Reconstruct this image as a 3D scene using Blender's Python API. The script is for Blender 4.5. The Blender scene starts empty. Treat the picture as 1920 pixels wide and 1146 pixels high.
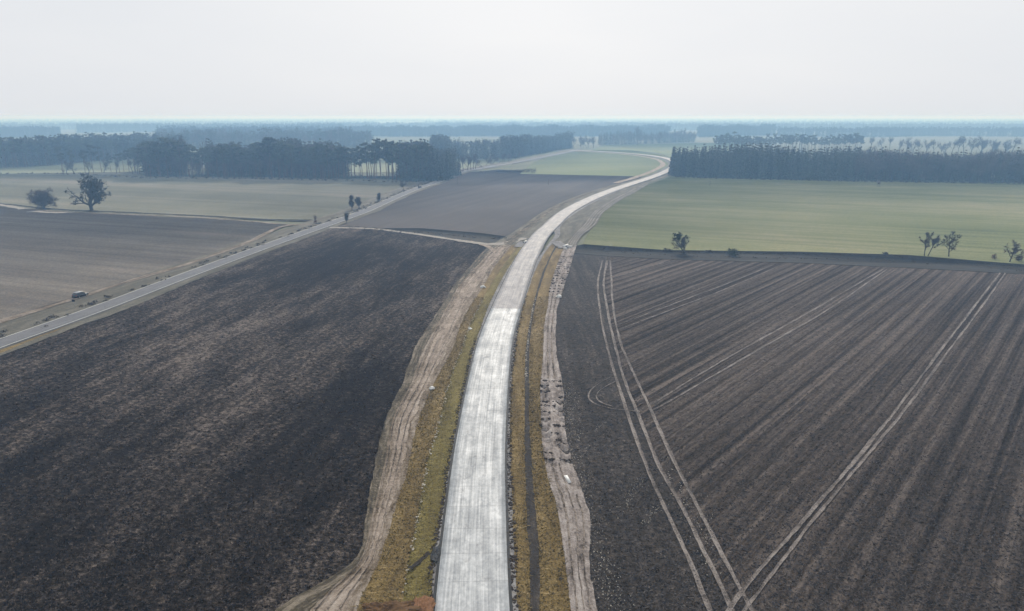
import bpy, math, random
import numpy as np
from mathutils import Vector

C = bpy.context.scene
COL = C.collection
R = math.radians
rng = np.random.default_rng(7)
random.seed(7)

# ------------------------------------------------------------------ camera / survey
H = 50.0                      # flying height of the drone
F = 1280.0                    # focal length in photo pixels (1920 wide)
PITCH = math.atan((573 - 219) / F)
cp, sp = math.cos(PITCH), math.sin(PITCH)

cam_d = bpy.data.cameras.new('camera')
cam_d.sensor_width = 36.0
cam_d.lens = 36.0 * F / 1920.0
cam_d.clip_start = 0.5
cam_d.clip_end = 60000
cam = bpy.data.objects.new('camera', cam_d)
COL.objects.link(cam)
cam.location = (0, 0, H)
cam.rotation_euler = (math.pi / 2 - PITCH, 0, 0)
C.camera = cam


def G(px, py, z=0.0):
    """survey point: where the sight line of a photo pixel meets the height z"""
    px = np.asarray(px, float); py = np.asarray(py, float); z = np.asarray(z, float)
    u = (px - 960) / F
    v = (py - 573) / F
    dy = cp - v * sp
    dz = -sp - v * cp
    t = (z - H) / dz
    return np.stack(np.broadcast_arrays(u * t, dy * t, z + 0 * t), -1)


# ------------------------------------------------------------------ render, sky, sun
C.render.engine = 'CYCLES'
C.view_settings.view_transform = 'Standard'
C.view_settings.look = 'None'
C.view_settings.gamma = 1
C.view_settings.exposure = 0.1
C.cycles.use_denoising = True
C.cycles.use_adaptive_sampling = False
C.cycles.max_bounces = 6
C.cycles.diffuse_bounces = 2
C.cycles.glossy_bounces = 2
C.cycles.transparent_max_bounces = 8
C.cycles.volume_bounces = 2
C.cycles.sample_clamp_indirect = 6

SUN_EL, SUN_AZ = R(31), R(3)          # ahead of the camera, a touch to the right
w = bpy.data.worlds.new("World")
C.world = w
w.use_nodes = True
nt = w.node_tree
nt.nodes.clear()
sky = nt.nodes.new('ShaderNodeTexSky')
sky.sky_type = 'NISHITA'
sky.sun_disc = False
sky.sun_elevation = SUN_EL
sky.sun_rotation = SUN_AZ
sky.air_density = 1.0
sky.dust_density = 3.0
sky.ozone_density = 1.0
hs = nt.nodes.new('ShaderNodeHueSaturation')
hs.inputs['Saturation'].default_value = 0.55
nt.links.new(sky.outputs[0], hs.inputs['Color'])
tc = nt.nodes.new('ShaderNodeTexCoord')
mp = nt.nodes.new('ShaderNodeMapping')
mp.inputs['Scale'].default_value = (1.0, 1.0, 4.0)
nt.links.new(tc.outputs['Generated'], mp.inputs[0])
cn = nt.nodes.new('ShaderNodeTexNoise')
cn.inputs['Scale'].default_value = 1.6
cn.inputs['Detail'].default_value = 5
nt.links.new(mp.outputs[0], cn.inputs['Vector'])
cr = nt.nodes.new('ShaderNodeValToRGB')
cr.color_ramp.elements[0].position = 0.3
cr.color_ramp.elements[0].color = (7.0, 7.3, 7.75, 1)
cr.color_ramp.elements[1].position = 0.7
cr.color_ramp.elements[1].color = (7.7, 7.85, 8.1, 1)
nt.links.new(cn.outputs['Fac'], cr.inputs[0])
veil = nt.nodes.new('ShaderNodeMix')
veil.data_type = 'RGBA'
veil.inputs[0].default_value = 0.95       # a thin high veil of cloud over the blue
nt.links.new(hs.outputs[0], veil.inputs[6])
nt.links.new(cr.outputs[0], veil.inputs[7])
bg = nt.nodes.new('ShaderNodeBackground')
bg.inputs['Strength'].default_value = 0.1
nt.links.new(veil.outputs[2], bg.inputs[0])
wo = nt.nodes.new('ShaderNodeOutputWorld')
nt.links.new(bg.outputs[0], wo.inputs[0])

sl = bpy.data.lights.new('sun', 'SUN')
sl.energy = 2.85
sl.angle = R(1.2)
sl.color = (1.0, 0.94, 0.86)
so = bpy.data.objects.new('sun', sl)
COL.objects.link(so)
sd = Vector((math.sin(SUN_AZ) * math.cos(SUN_EL), math.cos(SUN_AZ) * math.cos(SUN_EL), math.sin(SUN_EL)))
so.rotation_euler = sd.to_track_quat('Z', 'Y').to_euler()


# ------------------------------------------------------------------ material kit
class S:
    def __init__(s, name):
        s.m = bpy.data.materials.new(name)
        s.m.use_nodes = True
        s.t = s.m.node_tree
        s.t.nodes.clear()
        s.co = s.n('ShaderNodeTexCoord')
        s.o = s.co.outputs['Object']
        s.uv = s.co.outputs['UV']

    def n(s, k):
        return s.t.nodes.new(k)

    def put(s, sock, v):
        if hasattr(v, 'is_linked') or isinstance(v, bpy.types.NodeSocket):
            s.t.links.new(v, sock)
        else:
            if hasattr(sock.default_value, '__len__') and len(sock.default_value) == 4 and len(v) == 3:
                v = (*v, 1)
            sock.default_value = v

    def map(s, vec, rz=0.0, sc=(1, 1, 1), loc=(0, 0, 0)):
        """rotate the ground by rz, then scale: x runs along direction rz"""
        a = s.n('ShaderNodeMapping'); a.vector_type = 'POINT'
        a.inputs['Rotation'].default_value = (0, 0, -rz)
        s.put(a.inputs[0], vec)
        b = s.n('ShaderNodeMapping')
        b.inputs['Scale'].default_value = sc
        b.inputs['Location'].default_value = loc
        s.put(b.inputs[0], a.outputs[0])
        return b.outputs[0]

    def noise(s, vec, scale, detail=4, rough=0.6, dist=0.0):
        a = s.n('ShaderNodeTexNoise')
        a.inputs['Scale'].default_value = scale
        a.inputs['Detail'].default_value = detail
        a.inputs['Roughness'].default_value = rough
        a.inputs['Distortion'].default_value = dist
        s.put(a.inputs['Vector'], vec)
        return a.outputs['Fac']

    def vor(s, vec, scale, rand=1.0, out='Color', feature='F1'):
        a = s.n('ShaderNodeTexVoronoi')
        a.feature = feature
        a.inputs['Scale'].default_value = scale
        a.inputs['Randomness'].default_value = rand
        s.put(a.inputs['Vector'], vec)
        return a.outputs[out]

    def wave(s, vec, scale, dist=2.0, dscale=1.0, direction='Y'):
        a = s.n('ShaderNodeTexWave')
        a.bands_direction = direction
        a.inputs['Scale'].default_value = scale
        a.inputs['Distortion'].default_value = dist
        a.inputs['Detail'].default_value = 3
        a.inputs['Detail Scale'].default_value = dscale
        s.put(a.inputs['Vector'], vec)
        return a.outputs['Fac']

    def ramp(s, fac, stops, interp='LINEAR'):
        a = s.n('ShaderNodeValToRGB')
        a.color_ramp.interpolation = interp
        e = a.color_ramp.elements
        while len(e) < len(stops):
            e.new(0.5)
        for i, (p, c) in enumerate(stops):
            e[i].position = p
            if not hasattr(c, '__len__'):
                c = (c, c, c)
            e[i].color = (*c, 1)
        s.put(a.inputs[0], fac)
        return a.outputs[0]

    def mix(s, fac, a, b, mode='MIX'):
        x = s.n('ShaderNodeMix'); x.data_type = 'RGBA'; x.blend_type = mode
        s.put(x.inputs[0], fac); s.put(x.inputs[6], a); s.put(x.inputs[7], b)
        return x.outputs[2]

    def math(s, op, a, b=0.5, clamp=False):
        x = s.n('ShaderNodeMath'); x.operation = op; x.use_clamp = clamp
        s.put(x.inputs[0], a); s.put(x.inputs[1], b)
        return x.outputs[0]

    def bump(s, h, strength=0.5, dist=0.3):
        x = s.n('ShaderNodeBump')
        x.inputs['Strength'].default_value = strength
        x.inputs['Distance'].default_value = dist
        s.put(x.inputs['Height'], h)
        return x.outputs[0]

    def island(s):
        return s.n('ShaderNodeNewGeometry').outputs['Random Per Island']

    def rnd(s):
        return s.n('ShaderNodeObjectInfo').outputs['Random']

    def sep(s, vec, axis):
        x = s.n('ShaderNodeSeparateXYZ'); s.put(x.inputs[0], vec)
        return x.outputs[axis]

    def end(s, col, rough=0.9, normal=None, spec=0.2, metal=0.0):
        p = s.n('ShaderNodeBsdfPrincipled')
        s.put(p.inputs['Base Color'], col)
        s.put(p.inputs['Roughness'], rough)
        p.inputs['Specular IOR Level'].default_value = spec
        p.inputs['Metallic'].default_value = metal
        if normal is not None:
            s.put(p.inputs['Normal'], normal)
        o = s.n('ShaderNodeOutputMaterial')
        s.t.links.new(p.outputs[0], o.inputs[0])
        return s.m


def direction(a, b):
    p, q = G(*a), G(*b)
    return math.atan2(q[1] - p[1], q[0] - p[0])


ROAD_DIR = direction((0, 640), (633, 412))       # the old road
ROW_DIR = direction((1395, 1110), (1880, 515))   # plough rows of the right field
PATH_DIR = direction((187, 400), (533, 420))


def plain(name, col, rough=0.8, spec=0.3, metal=0.0, var=0.25, scale=3.0):
    s = S(name)
    f = s.noise(s.o, scale, 3)
    c = s.mix(f, tuple(x * (1 - var) for x in col), tuple(x * (1 + var) for x in col))
    return s.end(c, rough, None, spec, metal)


def m_left_field():
    s = S('dark_fallow_soil')
    big = s.noise(s.map(s.o, ROAD_DIR, (0.30, 1, 1)), 0.035, 3, 0.55)
    mid = s.noise(s.map(s.o, ROAD_DIR, (0.25, 1, 1)), 0.22, 4, 0.65)
    row = s.noise(s.map(s.o, ROAD_DIR, (0.10, 1, 1)), 0.9, 3, 0.6)
    fine = s.noise(s.map(s.o, PATH_DIR, (0.75, 1, 1)), 1.7, 5, 0.8)
    a = s.math('ADD', s.math('MULTIPLY', s.math('SUBTRACT', big, 0.5), 0.85), s.math('MULTIPLY', s.math('SUBTRACT', mid, 0.5), 0.5))
    a = s.math('ADD', a, s.math('MULTIPLY', s.math('SUBTRACT', fine, 0.5), 1.4))
    a = s.math('ADD', a, s.math('MULTIPLY', s.math('SUBTRACT', row, 0.5), 0.30))
    a = s.math('ADD', a, 0.5)
    c = s.ramp(a, [(0.29, (0.009, 0.0055, 0.003)), (0.44, (0.020, 0.0140, 0.009)), (0.57, (0.056, 0.044, 0.035)),
                   (0.80, (0.21, 0.172, 0.145))])
    h = s.math('ADD', fine, s.math('MULTIPLY', mid, 0.8))
    return s.end(c, 0.95, s.bump(h, 1.0, 0.5), 0.05)


def m_right_field():
    s = S('ploughed_soil')
    r1 = s.noise(s.map(s.o, ROW_DIR, (0.006, 1, 1)), 0.42, 2, 0.5)
    r2 = s.noise(s.map(s.o, ROW_DIR, (0.010, 1, 1)), 1.3, 2, 0.55)
    rw = s.wave(s.map(s.o, ROW_DIR, (0.006, 1, 1)), 0.098, 2.2, 1.2)
    fine = s.noise(s.map(s.o, ROW_DIR, (0.55, 1, 1)), 1.9, 5, 0.8)
    big = s.noise(s.o, 0.02, 3)
    a = s.math('ADD', s.math('MULTIPLY', s.math('SUBTRACT', r1, 0.5), 0.44), s.math('MULTIPLY', s.math('SUBTRACT', r2, 0.5), 0.70))
    a = s.math('ADD', a, s.math('MULTIPLY', s.math('SUBTRACT', rw, 0.5), 0.12))
    a = s.math('ADD', a, s.math('MULTIPLY', s.math('SUBTRACT', fine, 0.5), 0.85))
    a = s.math('ADD', a, s.math('MULTIPLY', s.math('SUBTRACT', big, 0.5), 0.25))
    a = s.math('ADD', a, 0.5)
    c = s.ramp(a, [(0.22, (0.014, 0.010, 0.007)), (0.39, (0.046, 0.036, 0.028)), (0.53, (0.088, 0.070, 0.058)),
                   (0.74, (0.18, 0.147, 0.124))])
    h = s.math('ADD', fine, s.math('MULTIPLY', r2, 1.8))
    return s.end(c, 0.95, s.bump(h, 1.0, 0.5), 0.05)


def m_headland():
    s = S('headland_soil')
    d = direction((1189, 810), (1332, 1146))
    r = s.noise(s.map(s.o, d, (0.05, 1, 1)), 0.6, 3)
    fine = s.noise(s.o, 1.5, 5, 0.78)
    big = s.noise(s.o, 0.06, 3)
    a = s.math('ADD', s.math('MULTIPLY', r, 0.4), s.math('ADD', s.math('MULTIPLY', fine, 1.1), -0.32))
    a = s.math('ADD', a, s.math('MULTIPLY', big, 0.22))
    c = s.ramp(a, [(0.3, (0.014, 0.011, 0.009)), (0.50, (0.034, 0.028, 0.023)), (0.64, (0.065, 0.054, 0.046)),
                   (0.78, (0.17, 0.142, 0.122))])
    return s.end(c, 0.95, s.bump(fine, 0.8, 0.3), 0.1)


def m_field(name, dirn, cols, sc=0.12, stretch=0.03, fine_k=0.25, bumpd=0.2):
    s = S(name)
    st = s.noise(s.map(s.o, dirn, (stretch, 1, 1)), sc, 4, 0.6)
    st2 = s.noise(s.map(s.o, dirn, (stretch * 0.6, 1, 1)), sc * 0.2, 3, 0.5)
    big = s.noise(s.o, 0.012, 4, 0.55)
    fine = s.noise(s.o, 1.5, 3, 0.7)
    a = s.math('ADD', s.math('MULTIPLY', st, 0.35), s.math('MULTIPLY', big, 0.4))
    a = s.math('ADD', a, s.math('MULTIPLY', st2, 0.25))
    a = s.math('ADD', a, s.math('MULTIPLY', s.math('SUBTRACT', fine, 0.5), fine_k))
    c = s.ramp(a, cols)
    return s.end(c, 0.95, s.bump(fine, 0.5, bumpd), 0.1)


def m_verge(name, cols, k=0.5):
    """mown autumn grass: uv x across, y along in metres; short streaks run down the bank"""
    s = S(name)
    st = s.noise(s.map(s.uv, 0, (0.35, 1.3, 1)), 1.6, 4, 0.7)
    big = s.noise(s.map(s.uv, 0, (0.5, 0.1, 1)), 0.5, 4, 0.6)
    fine = s.noise(s.uv, 4.0, 3, 0.7)
    a = s.math('ADD', s.math('MULTIPLY', st, 0.45), s.math('MULTIPLY', big, 0.55))
    a = s.math('ADD', a, s.math('MULTIPLY', s.math('SUBTRACT', fine, 0.5), k))
    c = s.ramp(a, cols)
    return s.end(c, 0.9, s.bump(s.math('ADD', st, fine), 0.7, 0.25), 0.15)


def m_dirt(name, cols, rut=0.5):
    """bare driven earth; uv y runs along"""
    s = S(name)
    ru = s.noise(s.map(s.uv, 0, (1.0, 0.05, 1)), 1.1, 3, 0.6, 0.3)
    ru2 = s.noise(s.map(s.uv, 0, (1.0, 0.12, 1)), 2.6, 3, 0.6)
    big = s.noise(s.map(s.uv, 0, (1, 0.5, 1)), 0.25, 5, 0.65)
    mid = s.noise(s.map(s.uv, 0, (1, 0.7, 1)), 0.9, 4, 0.7)
    fine = s.noise(s.uv, 2.6, 5, 0.75)
    a = s.math('ADD', s.math('MULTIPLY', s.math('SUBTRACT', ru, 0.5), rut * 0.8), s.math('MULTIPLY', s.math('SUBTRACT', big, 0.5), 0.6))
    a = s.math('ADD', a, s.math('MULTIPLY', s.math('SUBTRACT', ru2, 0.5), rut * 0.5))
    a = s.math('ADD', a, s.math('MULTIPLY', s.math('SUBTRACT', mid, 0.5), 0.45))
    a = s.math('ADD', a, s.math('MULTIPLY', s.math('SUBTRACT', fine, 0.5), 0.6))
    a = s.math('ADD', a, 0.49)
    c = s.ramp(a, cols)
    h = s.math('ADD', fine, s.math('ADD', s.math('MULTIPLY', ru2, 0.8), mid))
    return s.end(c, 0.92, s.bump(h, 0.8, 0.25), 0.15)


def m_concrete(name, lo, mid, hi, rough0, spec):
    s = S(name)
    lon = s.noise(s.map(s.uv, 0, (1.0, 0.03, 1)), 1.3, 4, 0.65)
    lon2 = s.noise(s.map(s.uv, 0, (1.0, 0.012, 1)), 4.5, 3, 0.6)
    pat = s.noise(s.map(s.uv, 0, (1.0, 0.6, 1)), 0.34, 4, 0.6, 0.2)
    fine = s.noise(s.map(s.uv, 0, (1.0, 0.7, 1)), 2.0, 5, 0.75)
    a = s.math('ADD', s.math('MULTIPLY', s.math('SUBTRACT', lon, 0.5), 0.45), s.math('MULTIPLY', s.math('SUBTRACT', pat, 0.5), 0.6))
    a = s.math('ADD', a, s.math('MULTIPLY', s.math('SUBTRACT', lon2, 0.5), 0.55))
    a = s.math('ADD', a, s.math('MULTIPLY', s.math('SUBTRACT', fine, 0.5), 0.5))
    a = s.math('ADD', a, 0.5)
    c = s.ramp(a, [(0.28, lo), (0.5, mid), (0.70, hi)])
    # cross joints every five metres, a paler band down the middle
    y = s.sep(s.uv, 1)
    fr = s.math('FRACT', s.math('MULTIPLY', y, 0.2))
    jt = s.math('LESS_THAN', fr, 0.03)
    c = s.mix(s.math('MULTIPLY', jt, 0.30), c, (0.12, 0.12, 0.12))
    x = s.math('ABSOLUTE', s.math('ADD', s.sep(s.uv, 0), 0.15))
    mid_ = s.math('MULTIPLY', s.math('LESS_THAN', x, 0.22), s.math('MULTIPLY', lon2, 0.55))
    c = s.mix(mid_, c, hi)
    # odd dark stains
    v = s.noise(s.map(s.uv, 0, (1, 0.6, 1)), 0.6, 3, 0.6)
    st = s.ramp(v, [(0.62, 0.0), (0.72, 1.0)])
    c = s.mix(s.math('MULTIPLY', st, 0.55), c, (0.10, 0.10, 0.105))
    rg = s.ramp(a, [(0.35, rough0 + 0.12), (0.65, rough0)])
    return s.end(c, rg, s.bump(fine, 0.12, 0.05), spec)


def m_ground():
    s = S('far_farmland')
    cell = s.vor(s.map(s.o, 0.4, (1.0, 0.55, 1)), 0.0016, 1.0)
    hue = s.sep(cell, 0)
    c = s.ramp(hue, [(0.0, (0.10, 0.10, 0.07)), (0.3, (0.13, 0.15, 0.075)), (0.5, (0.10, 0.085, 0.07)),
                     (0.7, (0.17, 0.18, 0.11)), (1.0, (0.11, 0.13, 0.07))], 'CONSTANT')
    f = s.noise(s.o, 0.02, 5, 0.6)
    c = s.mix(0.5, c, s.ramp(f, [(0.3, (0.07, 0.07, 0.05)), (0.7, (0.17, 0.16, 0.12))]))
    return s.end(c, 0.95, None, 0.1)


def m_leaf(name, lo, hi, rnd_k=0.35):
    s = S(name)
    f = s.island()
    c = s.mix(f, lo, hi)
    k = s.math('ADD', s.math('MULTIPLY', s.rnd(), rnd_k * 2), 1 - rnd_k)
    x = s.n('ShaderNodeVectorMath'); x.operation = 'SCALE'
    s.put(x.inputs[0], c); s.put(x.inputs['Scale'], k)
    return s.end(x.outputs[0], 0.75, None, 0.15)


def m_bark(name, lo, hi):
    s = S(name)
    f = s.noise(s.map(s.o, 0, (1, 1, 0.25)), 3.0, 4)
    return s.end(s.mix(f, lo, hi), 0.9, s.bump(f, 0.4, 0.05), 0.1)


M = {}
M['left_field'] = m_left_field()
M['right_field'] = m_right_field()
M['headland'] = m_headland()
M['ground'] = m_ground()
M['stubble'] = m_field('stubble', PATH_DIR, [(0.32, (0.065, 0.055, 0.046)), (0.45, (0.11, 0.094, 0.079)), (0.55, (0.155, 0.138, 0.112)), (0.68, (0.25, 0.205, 0.17))], 0.22, 0.03, 0.5)
M['stubble_green'] = m_field('thin_grass', PATH_DIR, [(0.36, (0.075, 0.072, 0.05)), (0.5, (0.135, 0.136, 0.095)), (0.64, (0.21, 0.185, 0.15))], 0.08, 0.04, 0.5)
M['middle'] = m_field('harrowed_soil', direction((1000, 430), (1190, 345)), [(0.30, (0.036, 0.031, 0.029)), (0.5, (0.070, 0.062, 0.058)), (0.66, (0.105, 0.095, 0.086)), (0.8, (0.16, 0.145, 0.13))], 0.10, 0.05)
M['heath'] = m_field('heath', PATH_DIR, [(0.3, (0.016, 0.015, 0.013)), (0.5, (0.03, 0.028, 0.024)), (0.7, (0.075, 0.068, 0.055))], 0.4, 0.1)
M['green'] = m_field('winter_wheat', direction((1250, 440), (1920, 478)), [(0.34, (0.07, 0.085, 0.032)), (0.45, (0.118, 0.135, 0.055)), (0.55, (0.175, 0.178, 0.09)), (0.67, (0.28, 0.245, 0.15))], 0.20, 0.012, 0.4)
M['green_far'] = m_field('far_winter_wheat', 0.3, [(0.30, (0.095, 0.122, 0.052)), (0.5, (0.13, 0.158, 0.070)), (0.7, (0.18, 0.19, 0.10))], 0.05, 0.05, 0.1)
M['pale_green'] = m_field('pale_meadow', 0.1, [(0.30, (0.13, 0.15, 0.095)), (0.6, (0.185, 0.20, 0.135)), (0.8, (0.24, 0.235, 0.17))], 0.05, 0.05, 0.1)
M['verge_green'] = m_verge('mossy_verge', [(0.30, (0.035, 0.024, 0.008)), (0.43, (0.10, 0.076, 0.022)), (0.54, (0.165, 0.135, 0.038)), (0.70, (0.31, 0.24, 0.10))])
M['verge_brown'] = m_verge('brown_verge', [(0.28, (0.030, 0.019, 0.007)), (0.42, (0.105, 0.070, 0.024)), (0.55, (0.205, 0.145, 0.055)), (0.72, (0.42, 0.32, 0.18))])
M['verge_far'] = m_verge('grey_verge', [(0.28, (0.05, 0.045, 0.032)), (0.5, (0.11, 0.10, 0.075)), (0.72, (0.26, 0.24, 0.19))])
M['ditch'] = m_dirt('ditch_mud', [(0.3, (0.022, 0.018, 0.015)), (0.55, (0.05, 0.042, 0.036)), (0.75, (0.13, 0.11, 0.09))])
M['track'] = m_dirt('sandy_track', [(0.30, (0.08, 0.059, 0.040)), (0.42, (0.20, 0.158, 0.120)), (0.54, (0.32, 0.263, 0.212)), (0.70, (0.45, 0.385, 0.325))])
M['track_side'] = m_dirt('worn_track_side', [(0.30, (0.06, 0.044, 0.028)), (0.44, (0.15, 0.115, 0.08)), (0.54, (0.24, 0.195, 0.15)), (0.70, (0.36, 0.31, 0.26))], 0.7)
M['track_edge'] = m_dirt('trampled_grass', [(0.32, (0.032, 0.025, 0.016)), (0.48, (0.088, 0.072, 0.048)), (0.68, (0.25, 0.21, 0.16))], 0.7)
M['spoil'] = m_dirt('pale_spoil', [(0.30, (0.05, 0.04, 0.034)), (0.42, (0.19, 0.16, 0.14)), (0.54, (0.31, 0.27, 0.245)), (0.70, (0.46, 0.42, 0.39))])
M['spoil_far'] = m_dirt('pale_rutted_strip', [(0.36, (0.08, 0.07, 0.06)), (0.48, (0.20, 0.18, 0.162)), (0.6, (0.34, 0.31, 0.285))], 0.4)
M['rut_mix'] = m_dirt('broken_rut', [(0.40, (0.035, 0.026, 0.019)), (0.48, (0.11, 0.088, 0.068)), (0.56, (0.27, 0.225, 0.185))], 0.3)
M['rut'] = m_dirt('wheel_rut', [(0.32, (0.05, 0.041, 0.035)), (0.45, (0.145, 0.123, 0.108)), (0.60, (0.275, 0.242, 0.218))])
M['path'] = m_dirt('farm_path', [(0.3, (0.22, 0.2, 0.17)), (0.6, (0.36, 0.33, 0.29))], 0.3)
M['gravel'] = m_dirt('gravel_shoulder', [(0.28, (0.07, 0.064, 0.06)), (0.5, (0.21, 0.20, 0.195)), (0.72, (0.38, 0.37, 0.36))], 0.2)
M['new_concrete'] = m_concrete('fresh_concrete', (0.18, 0.19, 0.20), (0.33, 0.345, 0.355), (0.53, 0.545, 0.55), 0.54, 0.26)
M['old_concrete'] = m_concrete('cured_concrete', (0.17, 0.162, 0.165), (0.24, 0.23, 0.232), (0.32, 0.31, 0.31), 0.62, 0.22)
M['asphalt'] = m_dirt('worn_asphalt', [(0.3, (0.13, 0.13, 0.135)), (0.6, (0.19, 0.188, 0.192))], 0.5)
M['paint'] = plain('road_paint', (0.62, 0.62, 0.58), 0.6, 0.3, 0, 0.15, 0.6)
M['black'] = plain('near_black', (0.012, 0.013, 0.014), 0.7, 0.2)
M['stone'] = plain('limestone', (0.52, 0.48, 0.41), 0.85, 0.2, 0, 0.3, 1.5)
M['dark_stone'] = plain('dark_rubble', (0.055, 0.042, 0.033), 0.9, 0.2, 0, 0.5, 1.5)
M['clod'] = None
M['concrete_block'] = plain('pale_concrete', (0.66, 0.66, 0.64), 0.6, 0.4, 0, 0.12)
M['orange_soil'] = plain('orange_loam', (0.20, 0.105, 0.055), 0.95, 0.1, 0, 0.6, 3.5)
M['brown_soil'] = plain('brown_loam', (0.12, 0.07, 0.035), 0.95, 0.1, 0, 0.5, 2.0)
M['wood'] = plain('weathered_wood', (0.10, 0.085, 0.07), 0.85, 0.2)
M['metal'] = plain('galvanised', (0.35, 0.36, 0.37), 0.45, 0.5, 0.6)
M['pine_leaf'] = m_leaf('pine_needles', (0.045, 0.060, 0.040), (0.10, 0.115, 0.075))
M['spruce_leaf'] = m_leaf('spruce_needles', (0.034, 0.050, 0.042), (0.080, 0.098, 0.075))
M['pine_bark'] = m_bark('pine_bark', (0.07, 0.045, 0.032), (0.17, 0.105, 0.07))
M['bark'] = m_bark('grey_bark', (0.035, 0.03, 0.026), (0.09, 0.078, 0.066))
M['twig'] = m_leaf('bare_twigs', (0.06, 0.05, 0.046), (0.12, 0.10, 0.09), 0.3)
M['ivy'] = m_leaf('ivy_leaf', (0.018, 0.030, 0.014), (0.042, 0.058, 0.026), 0.1)
M['mistletoe'] = m_leaf('mistletoe_leaf', (0.016, 0.020, 0.014), (0.036, 0.040, 0.024), 0.1)
M['scrub'] = m_leaf('dead_scrub', (0.03, 0.024, 0.018), (0.09, 0.07, 0.05), 0.1)
M['russet'] = m_leaf('russet_scrub', (0.10, 0.06, 0.04), (0.19, 0.12, 0.085), 0.1)
M['straw'] = m_leaf('straw_tufts', (0.008, 0.006, 0.004), (0.13, 0.10, 0.08), 0.0)
M['clods'] = m_leaf('soil_clods', (0.020, 0.017, 0.016), (0.10, 0.085, 0.076), 0.0)
M['verge_tuft'] = m_leaf('verge_grass', (0.04, 0.029, 0.010), (0.23, 0.17, 0.07), 0.0)
M['green_tuft'] = m_leaf('verge_moss', (0.04, 0.034, 0.009), (0.19, 0.15, 0.05), 0.0)
M['far_leaf'] = m_leaf('far_wood', (0.042, 0.054, 0.044), (0.092, 0.10, 0.08), 0.2)
M['far_bare'] = m_leaf('far_bare_wood', (0.06, 0.05, 0.047), (0.12, 0.10, 0.092), 0.2)


# ------------------------------------------------------------------ mesh kit
def mesh_from(name, v, f, mats, uv=None, midx=None, smooth=False):
    """v (n,3); f (m,3) or (m,4) index array"""
    v = np.asarray(v, np.float32); f = np.asarray(f, np.int32)
    me = bpy.data.meshes.new(name)
    k = f.shape[1]
    me.vertices.add(len(v)); me.vertices.foreach_set('co', v.ravel())
    me.loops.add(f.size); me.loops.foreach_set('vertex_index', f.ravel())
    me.polygons.add(len(f))
    me.polygons.foreach_set('loop_start', np.arange(0, f.size, k, dtype=np.int32))
    me.polygons.foreach_set('loop_total', np.full(len(f), k, np.int32))
    if midx is not None:
        me.polygons.foreach_set('material_index', np.asarray(midx, np.int32))
    if smooth:
        me.polygons.foreach_set('use_smooth', np.ones(len(f), bool))
    if uv is not None:
        l = me.uv_layers.new(name='uv')
        l.data.foreach_set('uv', np.asarray(uv, np.float32)[f.ravel()].ravel())
    me.update(calc_edges=True)
    for m in (mats if isinstance(mats, (list, tuple)) else [mats]):
        me.materials.append(m)
    return me


def link(name, me, parent=None, loc=None):
    o = bpy.data.objects.new(name, me)
    COL.objects.link(o)
    if parent: o.parent = parent
    if loc is not None: o.location = loc
    return o


def tag(o, label=None, cat=None, group=None, kind=None):
    if label: o['label'] = label
    if cat: o['category'] = cat
    if group: o['group'] = group
    if kind: o['kind'] = kind
    return o


def structure(name, me):
    return tag(link(name, me), kind='structure')


def stuff(name, me, label, cat):
    return tag(link(name, me), label, cat, kind='stuff')


def root(name, loc, label, cat, group=None, rz=0.0):
    o = bpy.data.objects.new(name, None)
    o.empty_display_size = 1
    COL.objects.link(o)
    o.location = loc; o.rotation_euler = (0, 0, rz)
    return tag(o, label, cat, group)


def copy_tree(o, parent=None):
    c = o.copy(); COL.objects.link(c)
    if parent: c.parent = parent
    for ch in list(o.children):
        copy_tree(ch, c)
    return c


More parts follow.
